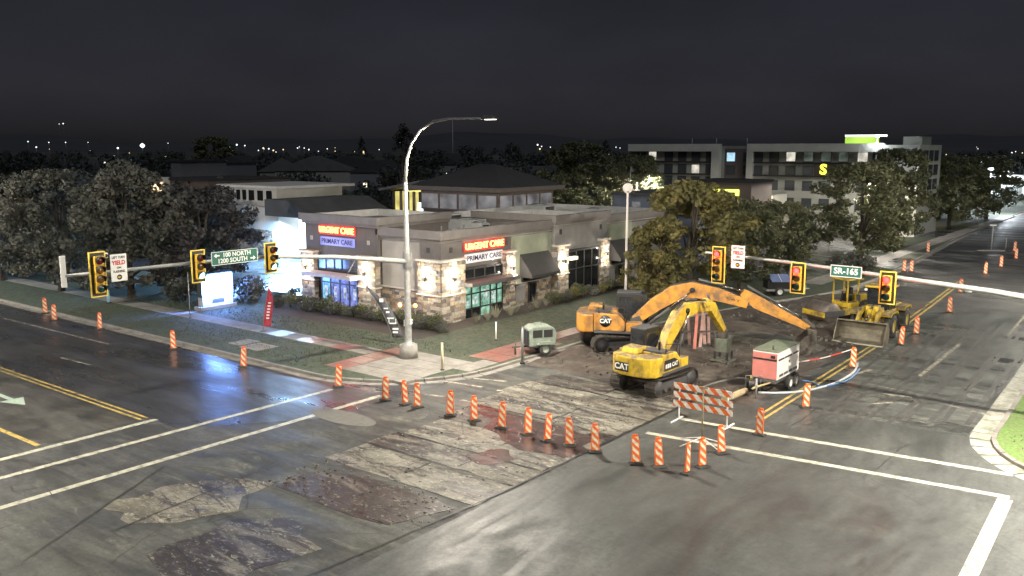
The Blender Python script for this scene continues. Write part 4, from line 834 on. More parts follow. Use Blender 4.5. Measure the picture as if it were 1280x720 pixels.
# lamps of the town, small and far
LH = [emis('town_lamp_cool', (.75, .88, 1), 1.6), emis('town_lamp_warm', (1, .75, .4), 1.3), emis('town_lamp_white', (1, .95, .9), 1.8)]
def town_lamp(px, py, d, s, k, label='tiny bright lamp on a pole among the dark trees of the valley', group='lamps of the far town'):
    r = ray(px, py); q = d / math.hypot(r[0], r[1]); x, y, z = r[0] * q, r[1] * q, H + r[2] * q
    t = thing('town_lamp', label, 'street lamp', (x, y, 0), random.uniform(0, 3), group)
    MB().cyl((0, 0, 0), (0, 0, max(z, 1)), .1, n=6).build('pole', GALVD, t); MB().lathe([(0, -s), (s * .7, -s * .5), (s, 0), (s * .7, s * .5), (0, s)], (0, 0, max(z, 1)), n=8).build('lamp_head', LH[k], t)
for (px, py, s, k) in [(35, 177, .8, 0), (61, 178, .6, 2), (82, 178, .6, 0), (110, 178, .5, 2), (210, 179, .5, 0), (250, 202, .4, 2), (268, 187, .5, 2), (296, 181, .9, 0), (306, 182, .7, 2), (323, 188, .8, 0), (330, 186, .6, 2), (336, 186, .8, 0), (345, 190, .5, 2), (372, 185, .7, 0), (386, 187, .8, 2), (398, 189, .6, 0), (409, 186, .5, 2), (419, 189, .6, 1), (455, 192, .5, 1), (474, 187, .6, 2), (640, 189, .5, 0), (672, 181, .9, 2), (677, 183, .7, 0), (688, 184, .6, 2), (740, 188, .8, 2), (735, 190, .5, 1), (770, 184, .7, 0), (775, 185, .6, 2), (362, 220, .35, 2), (395, 212, .3, 2), (500, 178, .4, 2)]:
    town_lamp(px, py, 420 if py > 200 else 900 + 10 * (px % 37), s * (1.0 if py < 200 else 1.2), k)
rt = random.Random(21)
for i in range(34): q_ = rt.choice([rt.uniform(280, 480), rt.uniform(0, 300), rt.uniform(620, 785), rt.uniform(1180, 1290)]); town_lamp(q_, rt.uniform(183, 196), rt.uniform(480, 1100), rt.uniform(.25, .6), rt.choice([0, 1, 1, 2]))
for (px, py, s) in ((79, 154.5, 1.6), (74, 155, .9)): town_lamp(px, py, 2620, s, 2, 'lone lamp high on the dark ridge', 'lamps on the ridge')
town_lamp(178, 182, 620, 1.6, 0, 'brightest bluish lamp in the valley above the left trees', None); town_lamp(130, 203, 260, .42, 2, 'white porch lamp above the left tree tops', None); town_lamp(454, 190, 430, .6, 1, 'amber lamp beside the dark conifer', None)
t = thing('radio_mast', 'thin radio mast standing above the dark hill behind the clinic', 'mast', (*[c * 420 for c in ray(566, 175)[:2]], 0)); MB().cyl((0, 0, 0), (0, 0, 25.5), .25, .1, n=6).build('mast_pole', GALV, t); MB().box(-.5, .5, -.5, .5, 0, 1).build('mast_base', CONC, t)
# bright forecourt at the far right
t = thing('filling_station', 'brightly lit white canopy and shop front far along the side road', 'building', (*[c * 190 for c in ray(1276, 215)[:2]], 0), R(10))
B(-11, 14, -5, 5, 4.8, 5.8).build('canopy', WHITEW, t); B(-10, 13, -4.5, 4.5, 4.7, 4.79).build('canopy_lamp', lit('canopy_cold', (.75, .9, 1), 2, .3), t)
for x in (-9, 0, 9): B(x, x + .5, -.3, .3, 0, 4.7).build('canopy_column', WHITEW, t)
B(-8, 14, 10, 18, 0, 4.2).build('shop', HI, t); B(-7, 12, 9.9, 10, .6, 3.2).build('shop_window', lit('shop_cold', (.8, .95, 1), 1.6, .3), t)
def flood(px, py, d, label, power, s=.5):
    r = ray(px, py); q = d / math.hypot(r[0], r[1]); x, y, z = r[0] * q, r[1] * q, H + r[2] * q
    t = thing('floodlight_pole', label, 'lamp pole', (x, y, 0)); MB().cyl((0, 0, 0), (0, 0, z), .12, .07, n=8).build('pole', GALVD, t); MB().lathe([(0, -s * .5), (s * .8, -s * .3), (s, 0), (s * .6, s * .3), (0, s * .35)], (0, 0, z), n=12).build('lamp_head', emis('flood_head', (.72, .85, 1), 22), t)
    lamp('flood_light', 'POINT', (0, 0, z - s - .3), power, (.85, .92, 1), t, .3)
flood(1253, 226, 175, 'brightest floodlight pole, in front of the far lit canopy', 9000, .62); flood(1239, 211, 200, 'floodlight pole left of the far lit canopy', 7000, .5); flood(1260, 214, 215, 'floodlight pole right of the brightest one at the far canopy', 5000, .45)
flood(1097, 170, 126, 'floodlight above the hotel roof sign', 500, .3)
t = thing('lot_lamp', 'hotel car park lamp hidden between the trees', 'lamp pole', (-58, 104, 0)); MB().cyl((0, 0, 0), (0, 0, 8), .1, .07, n=8).build('pole', GALVD, t); MB().box(-.4, .4, -.2, .2, 8, 8.15).build('lamp_head', GALVD, t); lamp('lot_light', 'SPOT', (0, 0, 7.9), 19000, WARM, t, .2, cone=R(178), blend=.06)
t = thing('lot_lamp', 'hotel car park lamp by the end wing', 'lamp pole', (-31, 108, 0)); MB().cyl((0, 0, 0), (0, 0, 8), .1, .07, n=8).build('pole', GALVD, t); MB().box(-.4, .4, -.2, .2, 8, 8.15).build('lamp_head', GALVD, t); lamp('lot_light', 'SPOT', (0, 0, 7.9), 19000, WARM, t, .2, cone=R(178), blend=.06)
# lit drive-through shop under the trees
t = bld('drive_in', 'small lit kiosk with pink and yellow glow seen under the far trees'); x, y = G(1130, 277); B(x - 4, x + 4, y, y + 6, 0, 3.6).build('wall', HB, t); B(x - 1, x + 2.4, y - .1, y, .8, 2.6).build('lit_window', lit('kiosk_pink', (1, .75, .7), 1.8, .4), t); B(x - 4.3, x + 4.3, y - .6, y + 6.2, 3.6, 3.9).build('roof', DKROOF, t); B(x - .5, x + 3, y - .65, y - .6, 3.0, 3.5).build('lit_fascia', lit('kiosk_red', (1, .25, .12), 1.2, .4), t); B(x - 4, x - 1.8, y - .1, y, 1.2, 2.2).build('lit_window', lit('kiosk_yellow', (.95, 1, .2), 1.4, 1.2), t)
lamp('kiosk_light', 'POINT', (x, y - 2, 3), 900, (1, .85, .4), t, .3)
# ------------------------------------------------------------------ trees and shrubs
def leaf_mat(name, c1, c2, tr=.25):
    return mat(name, c1, .6, var=.4, scale=1.1, c2=c2, cov=.5, soft=.15, trans=tr, spec=.25)
LEAF = [leaf_mat('leaf_olive', (.13, .132, .07), (.085, .092, .052)), leaf_mat('leaf_grey', (.125, .124, .104), (.085, .088, .072)), leaf_mat('leaf_gold', (.2, .165, .055), (.12, .12, .055)), leaf_mat('leaf_dark', (.05, .054, .042), (.03, .034, .028)), leaf_mat('leaf_plum', (.08, .074, .072), (.05, .05, .052))]
BARK = mat('bark', (.06, .048, .038), .9, var=.4, scale=8, bump=.02, bscale=12)
def leaf_cloud(name, clumps, per, size, m, seed=0, flat_=.75, spread=1.):
    """clumps: list of (x,y,z,r); leaves are bent quads pointing outwards"""
    g = np.random.default_rng(seed); C = []; 
    for (x, y, z, r) in clumps:
        n = max(8, int(per * r * r)); d = g.normal(size=(n, 3)); d /= np.linalg.norm(d, axis=1)[:, None]; rad = r * (g.uniform(.25, 1.08, n) ** .55)[:, None] * spread
        C.append(np.hstack([np.array([[x, y, z]]) + d * rad * np.array([[1, 1, flat_]]), d]))
    P = np.vstack(C); n = len(P); c = P[:, :3]; nrm = P[:, 3:] + g.normal(scale=.75, size=(n, 3)); nrm /= np.linalg.norm(nrm, axis=1)[:, None]
    u = np.cross(nrm, g.normal(size=(n, 3))); u /= np.linalg.norm(u, axis=1)[:, None] + 1e-6; v = np.cross(nrm, u); s = size * g.uniform(.6, 1.35, n)[:, None]
    V = np.stack([c - u * s * .5, c + v * s * .32 + nrm * s * .08, c + u * s * .5, c - v * s * .32 + nrm * s * .08], 1).reshape(-1, 3)
    me = bpy.data.meshes.new(name); me.vertices.add(4 * n); me.vertices.foreach_set('co', V.astype(np.float32).ravel()); me.loops.add(4 * n); me.loops.foreach_set('vertex_index', np.arange(4 * n, dtype=np.int32)); me.polygons.add(n)
    me.polygons.foreach_set('loop_start', np.arange(0, 4 * n, 4, dtype=np.int32)); me.polygons.foreach_set('loop_total', np.full(n, 4, dtype=np.int32)); me.materials.append(m); me.update(calc_edges=True); me.validate(); return me
def crown_clumps(h, wd, base, n, seed, shape='round'):
    rr = random.Random(seed); out_ = []
    for i in range(n):
        t = rr.random() ** .8; z = base + (h - base) * t
        if shape == 'round': prof = math.sqrt(max(.05, 1 - (2 * t - .85) ** 2 / 1.45))
        elif shape == 'cone': prof = (1 - t) ** .8 * 1.05 + .1
        else: prof = (math.sin(math.pi * min(1, t * .8 + .2)) ** .6)
        q = rr.uniform(0, 2 * math.pi); rad = wd / 2 * prof * math.sqrt(rr.uniform(.1, 1)); r = rr.uniform(.5, 1.1) * wd / 9.5
        out_.append((rad * math.cos(q), rad * math.sin(q), min(z, h - r * .5), r))
    return out_
def trunk_mesh(h, base, clumps, seed):
    rr = random.Random(seed); m = MB(); r0 = h * .022 + .04
    m.tube([(0, 0, -.1), (rr.uniform(-.1, .1), rr.uniform(-.1, .1), base * .6), (rr.uniform(-.2, .2), rr.uniform(-.2, .2), base + (h - base) * .35), (rr.uniform(-.3, .3), rr.uniform(-.3, .3), h * .85)], [r0 * 1.25, r0, r0 * .7, r0 * .2], 8)
    for c in rr.sample(clumps, min(9, len(clumps))): z0 = base * .8 + (c[2] - base) * rr.uniform(.1, .45); m.tube([(0, 0, z0), (c[0] * .45, c[1] * .45, z0 + (c[2] - z0) * .55), c[:3]], [r0 * .45, r0 * .3, r0 * .1], 6)
    return m.mesh('trunk', BARK)
PROTO = []
for k, (h, wd, base, n, shape, mi) in enumerate([(9, 8.2, 1.4, 120, 'round', 1), (9.5, 7.4, 1.2, 115, 'oval', 1), (8, 6.4, 1.2, 105, 'oval', 2), (8.5, 7.2, 1.1, 110, 'round', 0), (10.5, 8.6, 1.7, 120, 'round', 0), (8, 7.5, 1.2, 110, 'round', 4), (9, 5.2, .6, 50, 'cone', 3)]):
    cs = crown_clumps(h, wd, base, n, 40 + k, shape); PROTO.append((leaf_cloud('crown', cs, 215, .3, LEAF[mi], 60 + k), trunk_mesh(h, base, cs, k), h))
def tree(label, x, y, k, h, rz=0., name='tree', z=.1, wide=1., m=None):
    t = thing(name, label, 'tree', (x, y, z), rz); s = h / PROTO[k][2]
    child_obj('trunk', PROTO[k][1], t, scale=(s, s, s)); child_obj('crown', PROTO[k][0], t, scale=(s * wide, s * wide, s)); return t
tree('large grey-green tree at the far left edge above the parked car', *G(5, 352), 0, 9.0, .4, wide=1.1)
tree('large grey-green tree over the lit shrub and parked car', *G(78, 366), 0, 9.6, 1.9, wide=1.12)
tree('tall rounded tree directly behind the white YIELD sign', *G(165, 374), 1, 10.3, .2, wide=1.15)
tree('dark purple-tinged tree behind the street name sign, backlit by the car wash', *G(256, 366), 5, 8.3, 2.2, wide=1.1)
tree('smaller tree in front of the glaring lit front', *G(215, 366), 1, 7.6, 1.0, wide=1.0)
tree('golden tree just behind the four section red signal', *G(862, 380), 2, 8.9, 0, wide=1.3)
tree('golden-green tree between the lamp column and the golden tree', *G(825, 384), 2, 6.4, 1.5, wide=1.0)
tree('green tree behind the pink-lit YIELD sign', *G(925, 366), 3, 7.3, .5, wide=1.0)
tree('small rounded tree behind the solar trailer', *G(972, 353), 3, 6.9, 2.0, wide=1.0)
tree('broad tree in front of the hotel, left of the kiosk', *G(1075, 333), 4, 9.9, .3, wide=1.2)
tree('tree behind the broad tree, covering the hotel end wing', *G(1118, 312), 4, 11.2, 2.4, wide=.95)
tree('slim tree with visible trunk by the far kerb', *G(1186, 288), 3, 10.2, 1.0, wide=1.2)
tree('far tree with bare trunk nearest the floodlights', *G(1232, 274), 3, 10.2, 2.6, wide=1.15)
tree('far tree between the slim tree and the hotel', *G(1165, 276), 4, 9.0, .8, wide=1.0)
tree('dark tree right of the shop with the yellow sign', *G(1000, 322), 0, 4.6, .9, wide=.9)
tree('dark round tree left of the hotel wing', -72, 108, 3, 12.2, 1, wide=1.2); tree('dark tree touching the hotel left wing', -60, 104, 4, 10.4, 2, wide=1.1)
tree('dark tall conifer behind the lamp pole', *[c * 150 for c in ray(504, 200)[:2]], 6, 15.2, 0, 'conifer')
tree('dark poplar beside the amber lamp', *[c * 300 for c in ray(452, 190)[:2]], 6, 15, 0, 'conifer', wide=.7)
tree('dark conifer left of the hotel on the skyline', *[c * 300 for c in ray(757, 190)[:2]], 6, 14, 2, 'conifer', wide=.8)
tree('dark broad tree on the skyline right of the blue lamp', *[c * 320 for c in ray(266, 190)[:2]], 3, 15.5, 2, wide=1.3)
# the wooded valley: one mass
cl_ = []; rr = random.Random(5)
for i in range(540):
    px = rr.uniform(-150, 1420); d = rr.choice([rr.uniform(118, 200), rr.uniform(200, 420), rr.uniform(300, 700)])
    if px > 770 and d < 160: continue
    if 300 < px < 770 and d < 150: d += 60
    r = ray(px, 190); q = 1 / math.hypot(r[0], r[1]); x, y = r[0] * d * q, r[1] * d * q
    if -30 < x < 6: continue
    hh = rr.uniform(3.5, 7) if d < 200 else rr.uniform(6, 10.8)
    if 330 < px < 500 and d < 260: hh *= .6
    if 540 < px < 660 and d > 250: hh *= 1.25
    w_ = rr.uniform(2.2, 4.5)
    for j in range(3): cl_.append((x + rr.uniform(-3, 3), y + rr.uniform(-3, 3), hh - w_ * .8 * (j + .7), w_ * rr.uniform(.7, 1.1)))
me = leaf_cloud('far_wood', cl_, 13, 1.0, leaf_mat('leaf_far', (.06, .063, .06), (.035, .038, .036)), 3); o = bpy.data.objects.new('far_wood', me); col.objects.link(o); tag(o, 'dark mass of treetops filling the valley behind the buildings', 'wood', kind='stuff')
# shrubs
SH = [leaf_cloud('foliage', [(rr.uniform(-.5, .5), rr.uniform(-.4, .4), rr.uniform(.3, .75), rr.uniform(.3, .45)) for i in range(8)], 900, .13, LEAF[mi], 80 + mi, flat_=.9) for mi in (0, 1, 2)]
SG = []
mg = MB()
for i in range(60):
    q = rr.uniform(0, 6.28); l = rr.uniform(.4, .8); e = rr.uniform(.1, .45); b = (.08 * math.cos(q), .08 * math.sin(q), 0)
    mg.add([(b[0], b[1], 0), (b[0] + .03, b[1] + .02, 0), (e * math.cos(q), e * math.sin(q), l)], [(0, 1, 2)])
TUFT = mg.mesh('blades', mat('grass_pale', (.2, .19, .13), .8, var=.3, scale=4))
STEM = MB().cyl((0, 0, -.05), (0, 0, .4), .05, n=6).mesh('stem', BARK)
ORD = 'first second third fourth fifth sixth seventh eighth ninth tenth eleventh twelfth'.split()
def shrub(label, group, x, y, k, s, tuft=False, nth=None):
    if nth: label = '%s, %s in line from %s' % (label, ORD[nth[0]], nth[1])
    t = thing('grass_clump' if tuft else 'shrub', label, 'plant', (x, y, .13), rr.uniform(0, 6), group)
    if tuft: child_obj('blades', TUFT, t, scale=(s, s, s))
    else: child_obj('foliage', SH[k], t, scale=(s, s, s)); child_obj('stem', STEM, t)
for i in range(12): shrub('rounded shrub under the blue-lit window', 'shrubs under the blue window', -51.2 + i * .92, 40.0 + rr.uniform(-.3, .3), i % 2, rr.uniform(.75, 1.1), nth=(i, 'the left clinic pillar'))
for i in range(6): shrub('clinic shrub behind the lamp pole', 'shrubs behind the lamp pole', -40.6 + i * .75, 40.3 + rr.uniform(-.5, .3), i % 2, rr.uniform(.75, 1.05), nth=(i, 'the corner flag'))
for i in range(9): shrub('pale grass clump by the clinic entrance', 'grass clumps by the entrance', -37.0 + rr.uniform(-.2, .5), 43.6 + i * 1.15, 0, rr.uniform(.9, 1.3), True, nth=(i, 'the corner pillar'))
for i in range(10): shrub('low clinic shrub under the awnings', 'shrubs under the awnings', -37.2 + rr.uniform(-.2, .5), 52.5 + i * 1.25, i % 3, rr.uniform(.7, 1.05), nth=(i, 'the entrance'))
for i, (px, py) in enumerate(((318, 376), (345, 387), (352, 379), (370, 372), (383, 392), (376, 385))): shrub('small dark shrub in the bare bed beside the car wash lot', 'shrubs in the bare bed', *G(px, py), 1, .8)
shrub('leafy shrub glowing green under a lamp behind the parked car', None, *G(48, 330), 0, 2.4); shrub('round dark bush beside the bright screen', None, *G(308, 380), 1, 2.1); shrub('round dark bush left of the bright screen', None, *G(232, 378), 1, 2.2)
for i, (px, py) in enumerate(((1010, 300), (1030, 302), (1050, 300), (1080, 345), (1060, 340), (1045, 343))): shrub('dark hedge shrub before the hotel car park', 'hedge before the hotel car park', *G(px, py), 1, 1.8, nth=None)

tuft = MB()
for i in range(5200):
    if i % 4 == 0: x = rr.uniform(-5.2, 4); y = rr.uniform(34.6, 62)
    else: x = rr.uniform(-62, -29.5); y = rr.choice([rr.uniform(28.9, 32.7), rr.uniform(34.5, 37.4), rr.uniform(36, 52)])
    if i % 4 == 0 and (x + .6) ** 2 + (y - 39.2) ** 2 > 23 and x < -.6 and y < 39.2: continue
    if i % 4 and (x > -36 and y < 36 or (x > -36.6 and y > 36 and x > -31.4) or (x < -36 and y > 37.5)): continue
    for j in range(3): q = rr.uniform(0, 6.28); l = rr.uniform(.05, .13); tuft.add([(x, y, .12), (x + .03 * math.cos(q + 1.5), y + .03 * math.sin(q + 1.5), .12), (x + .08 * math.cos(q), y + .08 * math.sin(q), .13 + l)], [(0, 1, 2)])
o = tuft.build('grass_blades', mat('grass_blade', (.07, .085, .045), .8, var=.5, scale=3), kind='stuff')
# ------------------------------------------------------------------ machines
CATY = mat('machine_yellow', (.62, .42, .03), .45, var=.3, scale=3.5, c2=(.2, .14, .06), cov=.56, soft=.09, coord='O')
CATO = mat('machine_yellow_orange_lit', (.58, .26, .035), .5, var=.3, scale=3.2, c2=(.19, .11, .06), cov=.56, soft=.1, coord='O')  # yellow machine paint with orange lamp light put into the colour
dusty(CATY); dusty(CATO)
STEEL = mat('worn_steel', (.12, .11, .095), .55, metal=.4, var=.4, scale=5, c2=(.07, .055, .045), cov=.5)
TRK = mat('track_steel', (.055, .048, .042), .7, metal=.3, var=.4, scale=6, c2=(.1, .085, .07), cov=.58)
MBLK = mat('machine_black', (.02, .02, .02), .45, var=.2); RUB = mat('rubber', (.028, .027, .026), .8, var=.3, scale=8, c2=(.08, .075, .06), cov=.6); CHR = mat('piston_rod', (.6, .6, .58), .2, metal=1, var=.05)
CGLS = mat('cab_glass', (.02, .023, .026), .06, var=.1, spec=.8); DKM = mat('machine_dark_grey', (.07, .07, .07), .55, var=.25)
def plate_cat(t, loc, rot, w_, h_, s):
    p = B(-w_ / 2, w_ / 2, -.01, .01, -h_ / 2, h_ / 2).build('logo_plate', MBLK, t, loc=loc, rot=rot, bev=.005)
    q = Matrix.Rotation(rot[2], 4, 'Z') @ Vector((0, -.016, 0)); text('logo_letters', 'CAT', s, PWHT, t, tuple(Vector(loc) + q), (R(90), 0, rot[2]), .004, 1.05, bold=.012)
    q = Matrix.Rotation(rot[2], 4, 'Z') @ Vector((0, -.022, -s * .28)); MB().prism([(-.16 * s, 0), (.16 * s, 0), (0, .26 * s)], -.003, .003).build('logo_triangle', CATY, t, loc=tuple(Vector(loc) + q), rot=(0, 0, rot[2]))
def track(t, y, L, Hh, wd, tm):
    """one crawler track: shoes round a stadium path, frame, rollers"""
    r = Hh / 2; n = []; S = L - Hh; per = 2 * S + 2 * math.pi * r; k = int(per / .19); sh = MB()
    for i in range(k):
        d = per * i / k
        if d < S: x, z, a = -S / 2 + d, 0, 0
        elif d < S + math.pi * r: q = (d - S) / r; x, z, a = S / 2 + r * math.sin(q), r - r * math.cos(q), -q
        elif d < 2 * S + math.pi * r: x, z, a = S / 2 - (d - S - math.pi * r), Hh - .05 * math.sin((d - S - math.pi * r) / S * math.pi), math.pi
        else: q = (d - 2 * S - math.pi * r) / r; x, z, a = -S / 2 - r * math.sin(q), r + r * math.cos(q), math.pi - q
        M = Matrix.Translation((x, y, z + .02)) @ Matrix.Rotation(a, 4, 'Y'); sh.box(-.085, .085, -wd / 2, wd / 2, -.02, .045, M=M); sh.box(-.02, .01, -wd / 2, wd / 2, -.05, -.02, M=M)
    o = sh.build('track', tm, t)
    B(-S / 2, S / 2, y - wd * .28, y + wd * .28, Hh * .3, Hh * .68).build('track_frame', DKM, o)
    for x, rr_ in ((-S / 2, r * .86), (S / 2, r * .86)): MB().lathe([(.02, -wd * .33), (rr_, -wd * .33), (rr_, wd * .33), (.02, wd * .33)], (x, y, r + .02), n=18, axis='y').build('idler_wheel', DKM, o)
    for i in range(6): MB().cyl((-S / 2 + S * (i + .5) / 6, y - wd * .32, .2), (-S / 2 + S * (i + .5) / 6, y + wd * .32, .2), .13, n=10).build('track_roller', STEEL, o)
def hydraulic(t, a, b, r, frac=.55, name='cylinder', pm=None):
    a = Vector(a); b = Vector(b); c = a.lerp(b, frac); o = MB().cyl(a, c, r, n=10).build(name, pm or DKM, t); MB().cyl(c, b, r * .55, n=10).build('piston_rod', CHR, o)
def excavator(label, loc, az, paint, boom, bhw, stick, shw, tool, logo_side, tyaw, sc_=1.):
    t = thing('excavator', label, 'excavator', loc, R(az)); t.scale = (sc_, sc_, sc_)
    u = bpy.data.objects.new('undercarriage', None); col.objects.link(u); u.parent = t; u.rotation_euler = (0, 0, R(tyaw))
    track(u, 1.03, 3.75, .85, .6, TRK); track(u, -1.03, 3.75, .85, .6, TRK)
    B(-.9, .9, -.75, .75, .35, .8).build('car_body', DKM, u, bev=.05); MB().cyl((0, 0, .8), (0, 0, .98), .62, n=20).build('slew_ring', STEEL, u)
    rear = [(-2.15, -1.0), (-2.3, -.7), (-2.36, 0), (-2.3, .7), (-2.15, 1.0), (-1.9, 1.24), (-1.35, 1.27), (-1.35, -1.27), (-1.9, -1.24)]
    MB().slab(rear, .98, 1.95).build('counterweight', paint, t, bev=.09)
    MB().slab([(-1.34, 1.25), (1.15, 1.25), (1.15, -1.25), (-1.34, -1.25)], .96, 1.1).build('deck', DKM, t, bev=.02)
    MB().prism([(-1.34, 1.1), (.25, 1.1), (.25, 1.62), (-.1, 1.98), (-1.34, 2.04)], -1.25, -.52).build('side_body', paint, t, bev=.05)
    MB().prism([(-1.34, 1.1), (-.35, 1.1), (-.35, 1.98), (-1.34, 2.04)], .5, 1.25).build('side_body', paint, t, bev=.05)
    B(-1.34, -.2, -.51, .49, 1.1, 2.06).build('engine_hood', paint, t, bev=.05)
    MB().prism([(-1.8, 1.95), (-.95, 1.95), (-.95, 2.25), (-1.7, 2.25)], -.05, .8).build('hood_box', paint, t, bev=.04)
    B(-1.3, -.5, -1.1, -.1, 2.06, 2.12).build('hood_grille', DKM, t); MB().tube([(-.9, -.75, 2.0), (-.9, -.75, 2.5), (-.98, -.75, 2.58)], .06).build('exhaust', MBLK, t)
    for y in (-1.22,): MB().tube([(.2, y, 1.6), (.2, y, 2.3), (-1.1, y, 2.5), (-1.1, y, 2.0)], .022, 6).build('handrail', MBLK, t)
    MB().box(.3, 1.1, -1.24, -.6, 1.1, 1.55).build('tool_box', paint, t, bev=.03)
    cb = MB().prism([(-.28, 1.1), (1.25, 1.1), (1.4, 1.55), (1.22, 2.75), (.9, 2.82), (-.28, 2.82)], .42, 1.3).build('cab', MBLK, t, bev=.05)
    B(-.18, .42, 1.305, 1.315, 1.75, 2.62).build('cab_window', CGLS, cb); B(.5, 1.12, 1.305, 1.315, 1.4, 2.62).build('cab_window', CGLS, cb); B(-.3, -.285, .52, 1.2, 1.95, 2.6).build('cab_window', CGLS, cb); B(-.15, 1.1, .41, .418, 1.75, 2.62).build('cab_window', CGLS, cb)
    B(-.3, 1.0, .4, 1.32, 2.822, 2.88).build('cab_roof', DKM, cb, bev=.03)
    # boom
    by0, by1 = -.32, .12
    MB().strip(boom, bhw, by0, by1).build('boom', paint, t, bev=.03)
    MB().strip([(boom[0][0] - .1, boom[0][1] - .15), (boom[0][0] + .35, boom[0][1] + .1)], [.3, .22], by0 - .12, by0 - .02).build('boom_foot', DKM, t); MB().strip([(boom[0][0] - .1, boom[0][1] - .15), (boom[0][0] + .35, boom[0][1] + .1)], [.3, .22], by1 + .02, by1 + .12).build('boom_foot', DKM, t)
    k = len(boom) // 2
    for y in (by0 - .1, by1 + .1): hydraulic(t, (1.15, y, 1.15), (boom[k][0], y, boom[k][1] - .02), .085, name='boom_cylinder'); 
    for y in (by0 - .04, by1 + .04): MB().cyl((boom[k][0], y - .05, boom[k][1]), (boom[k][0], y + .05, boom[k][1]), .14, n=14).build('boom_pin', MBLK, t)
    MB().strip(stick, shw, by0 + .06, by1 - .06).build('stick', paint, t, bev=.02)
    q = boom[k + 1] if k + 1 < len(boom) else boom[-1]
    hydraulic(t, (boom[k][0] + .3, -.1, boom[k][1] + bhw[k] + .12), (stick[0][0], -.1, stick[0][1] + .05), .075, name='stick_cylinder')
    e = stick[-1]; hydraulic(t, (stick[0][0] + .25, -.1, stick[0][1] + shw[0] + .12), (e[0] - .3, -.1, e[1] + .45), .065, name='bucket_cylinder')
    pts = [(boom[0][0] + .2, by1 - .05, boom[0][1] + bhw[0] + .05)] + [(p[0], by1 - .05, p[1] + bhw[i] + .05) for i, p in enumerate(boom[1:], 1)]
    for dy in (0, -.09, -.18): MB().tube([(p[0], p[1] + dy, p[2]) for p in pts], .022, 6).build('hydraulic_hose', MBLK, t)
    if tool == 'plate':
        MB().box(e[0] - .14, e[0] + .2, -.32, .12, e[1] - .45, e[1] + .05).build('coupler', STEEL, t, bev=.03)
        x = e[0] + .12; c = B(x - .3, x + .3, -.45, .25, .5, e[1] - .46).build('compactor_body', mat('compactor_green', (.09, .1, .075), .6, var=.4, scale=4), t, bev=.05)
        for dx in (-.3, .3):
            for dy in (-.5, .22): B(x + dx - .05, x + dx + .05, dy - .02, dy + .08, .1, .55).build('rubber_mount', MBLK, c)
        MB().prism([(x - .62, .06), (x - .5, 0), (x + .5, 0), (x + .62, .06), (x + .62, .1), (x - .62, .1)], -.6, .4).build('compactor_plate', mat('compactor_steel', (.2, .2, .16), .5, metal=.5, var=.3), t)
        MB().tube([(e[0] - .6, -.1, e[1] + .3), (e[0] + .3, .2, e[1] + .1), (x + .3, .2, .9)], .03, 6).build('tool_hose', MBLK, t)
    else:
        x, z = e; wb = .6
        prof = [(x - .15, z + .05), (x + .3, z - .05), (x + .35, z - .7), (x + .05, .12), (x - .35, .02), (x - .95, .1), (x - .9, .22), (x - .4, .28), (x - .1, .55), (x - .05, z - .5)]
        MB().prism(prof, -.1 - wb, -.1 + wb).build('bucket', STEEL, t, bev=.02)
        for y in (-.1 - wb, -.1 + wb - .04): MB().prism([(x + .1, z - .1), (x + .3, z - .7), (x - .3, .06), (x - .93, .12), (x - .6, .7)], y, y + .04).build('bucket_cheek', STEEL, t)
        for i in range(5): y = -.1 - wb + .1 + i * .27; MB().prism([(x - .9, .08), (x - 1.15, .12), (x - .9, .2)], y, y + .1).build('bucket_tooth', CHR if i % 2 else STEEL, t)
        MB().strip([(x - .35, z + .5), (x + .25, z + .05)], [.07, .07], -.3, .1).build('bucket_link', STEEL, t)
    if logo_side == 'rear':
        plate_cat(t, (-2.395, .40, 1.42), (0, 0, R(-94)), .78, .44, .4)
        p = MB().prism([(-1.25, 1.2), (.2, 1.2), (.1, 1.5), (-.3, 1.72), (-1.25, 1.72)], -1.262, -1.251).build('side_decal', MBLK, t); text('decal_letters', 'CAT', .27, PWHT, t, (-.28, -1.268, 1.42), (R(90), 0, 0), .003, bold=.008); [B(q, q + .13, -1.27, -1.263, 1.32, 1.52).build('decal_mark', PWHT, t) for q in (-1.15, -.97, -.79)]
    else:
        MB().lathe([(.01, -.012), (.3, -.01), (.3, .01), (.01, .012)], (-.75, -1.27, 1.62), n=20, axis='y').build('logo_plate', MBLK, t); text('logo_letters', 'CAT', .3, PWHT, t, (-.75, -1.29, 1.62), (R(90), 0, 0), .004, bold=.01)
    j = 2 if len(boom) > 3 else 1
    text('boom_lettering', 'CAT', .16, MBLK, t, ((boom[-1][0] + boom[-2][0]) / 2, by0 - .006, (boom[-1][1] + boom[-2][1]) / 2), (R(90), -math.atan2(boom[-1][1] - boom[-2][1], boom[-1][0] - boom[-2][0]), 0), .003, 2.4)
    return t
excavator('yellow excavator with a plate compactor on its arm, CAT plate on its rear', (-20.15, 37.15, .05), 88, CATY,
          [(.25, 1.5), (1.0, 2.4), (1.85, 3.15), (2.5, 3.5), (3.7, 3.52), (5.5, 3.3)], [.22, .36, .42, .4, .32, .22], [(4.85, 3.7), (5.55, 3.25), (7.05, 1.75)], [.14, .3, .15], 'plate', 'rear', -4, .98)
excavator('orange-lit excavator with a long arched boom and bucket, behind the yellow one', (-25.9, 43.6, .05), 27.5, CATO,
          [(.7, 1.5), (1.7, 2.35), (2.7, 3.0), (3.6, 3.2), (4.9, 3.0), (6.4, 2.55)], [.24, .36, .42, .42, .34, .22], [(6.1, 3.15), (6.85, 2.65), (9.45, 1.42)], [.2, .34, .15], 'bucket', 'side', 22, 1.1)
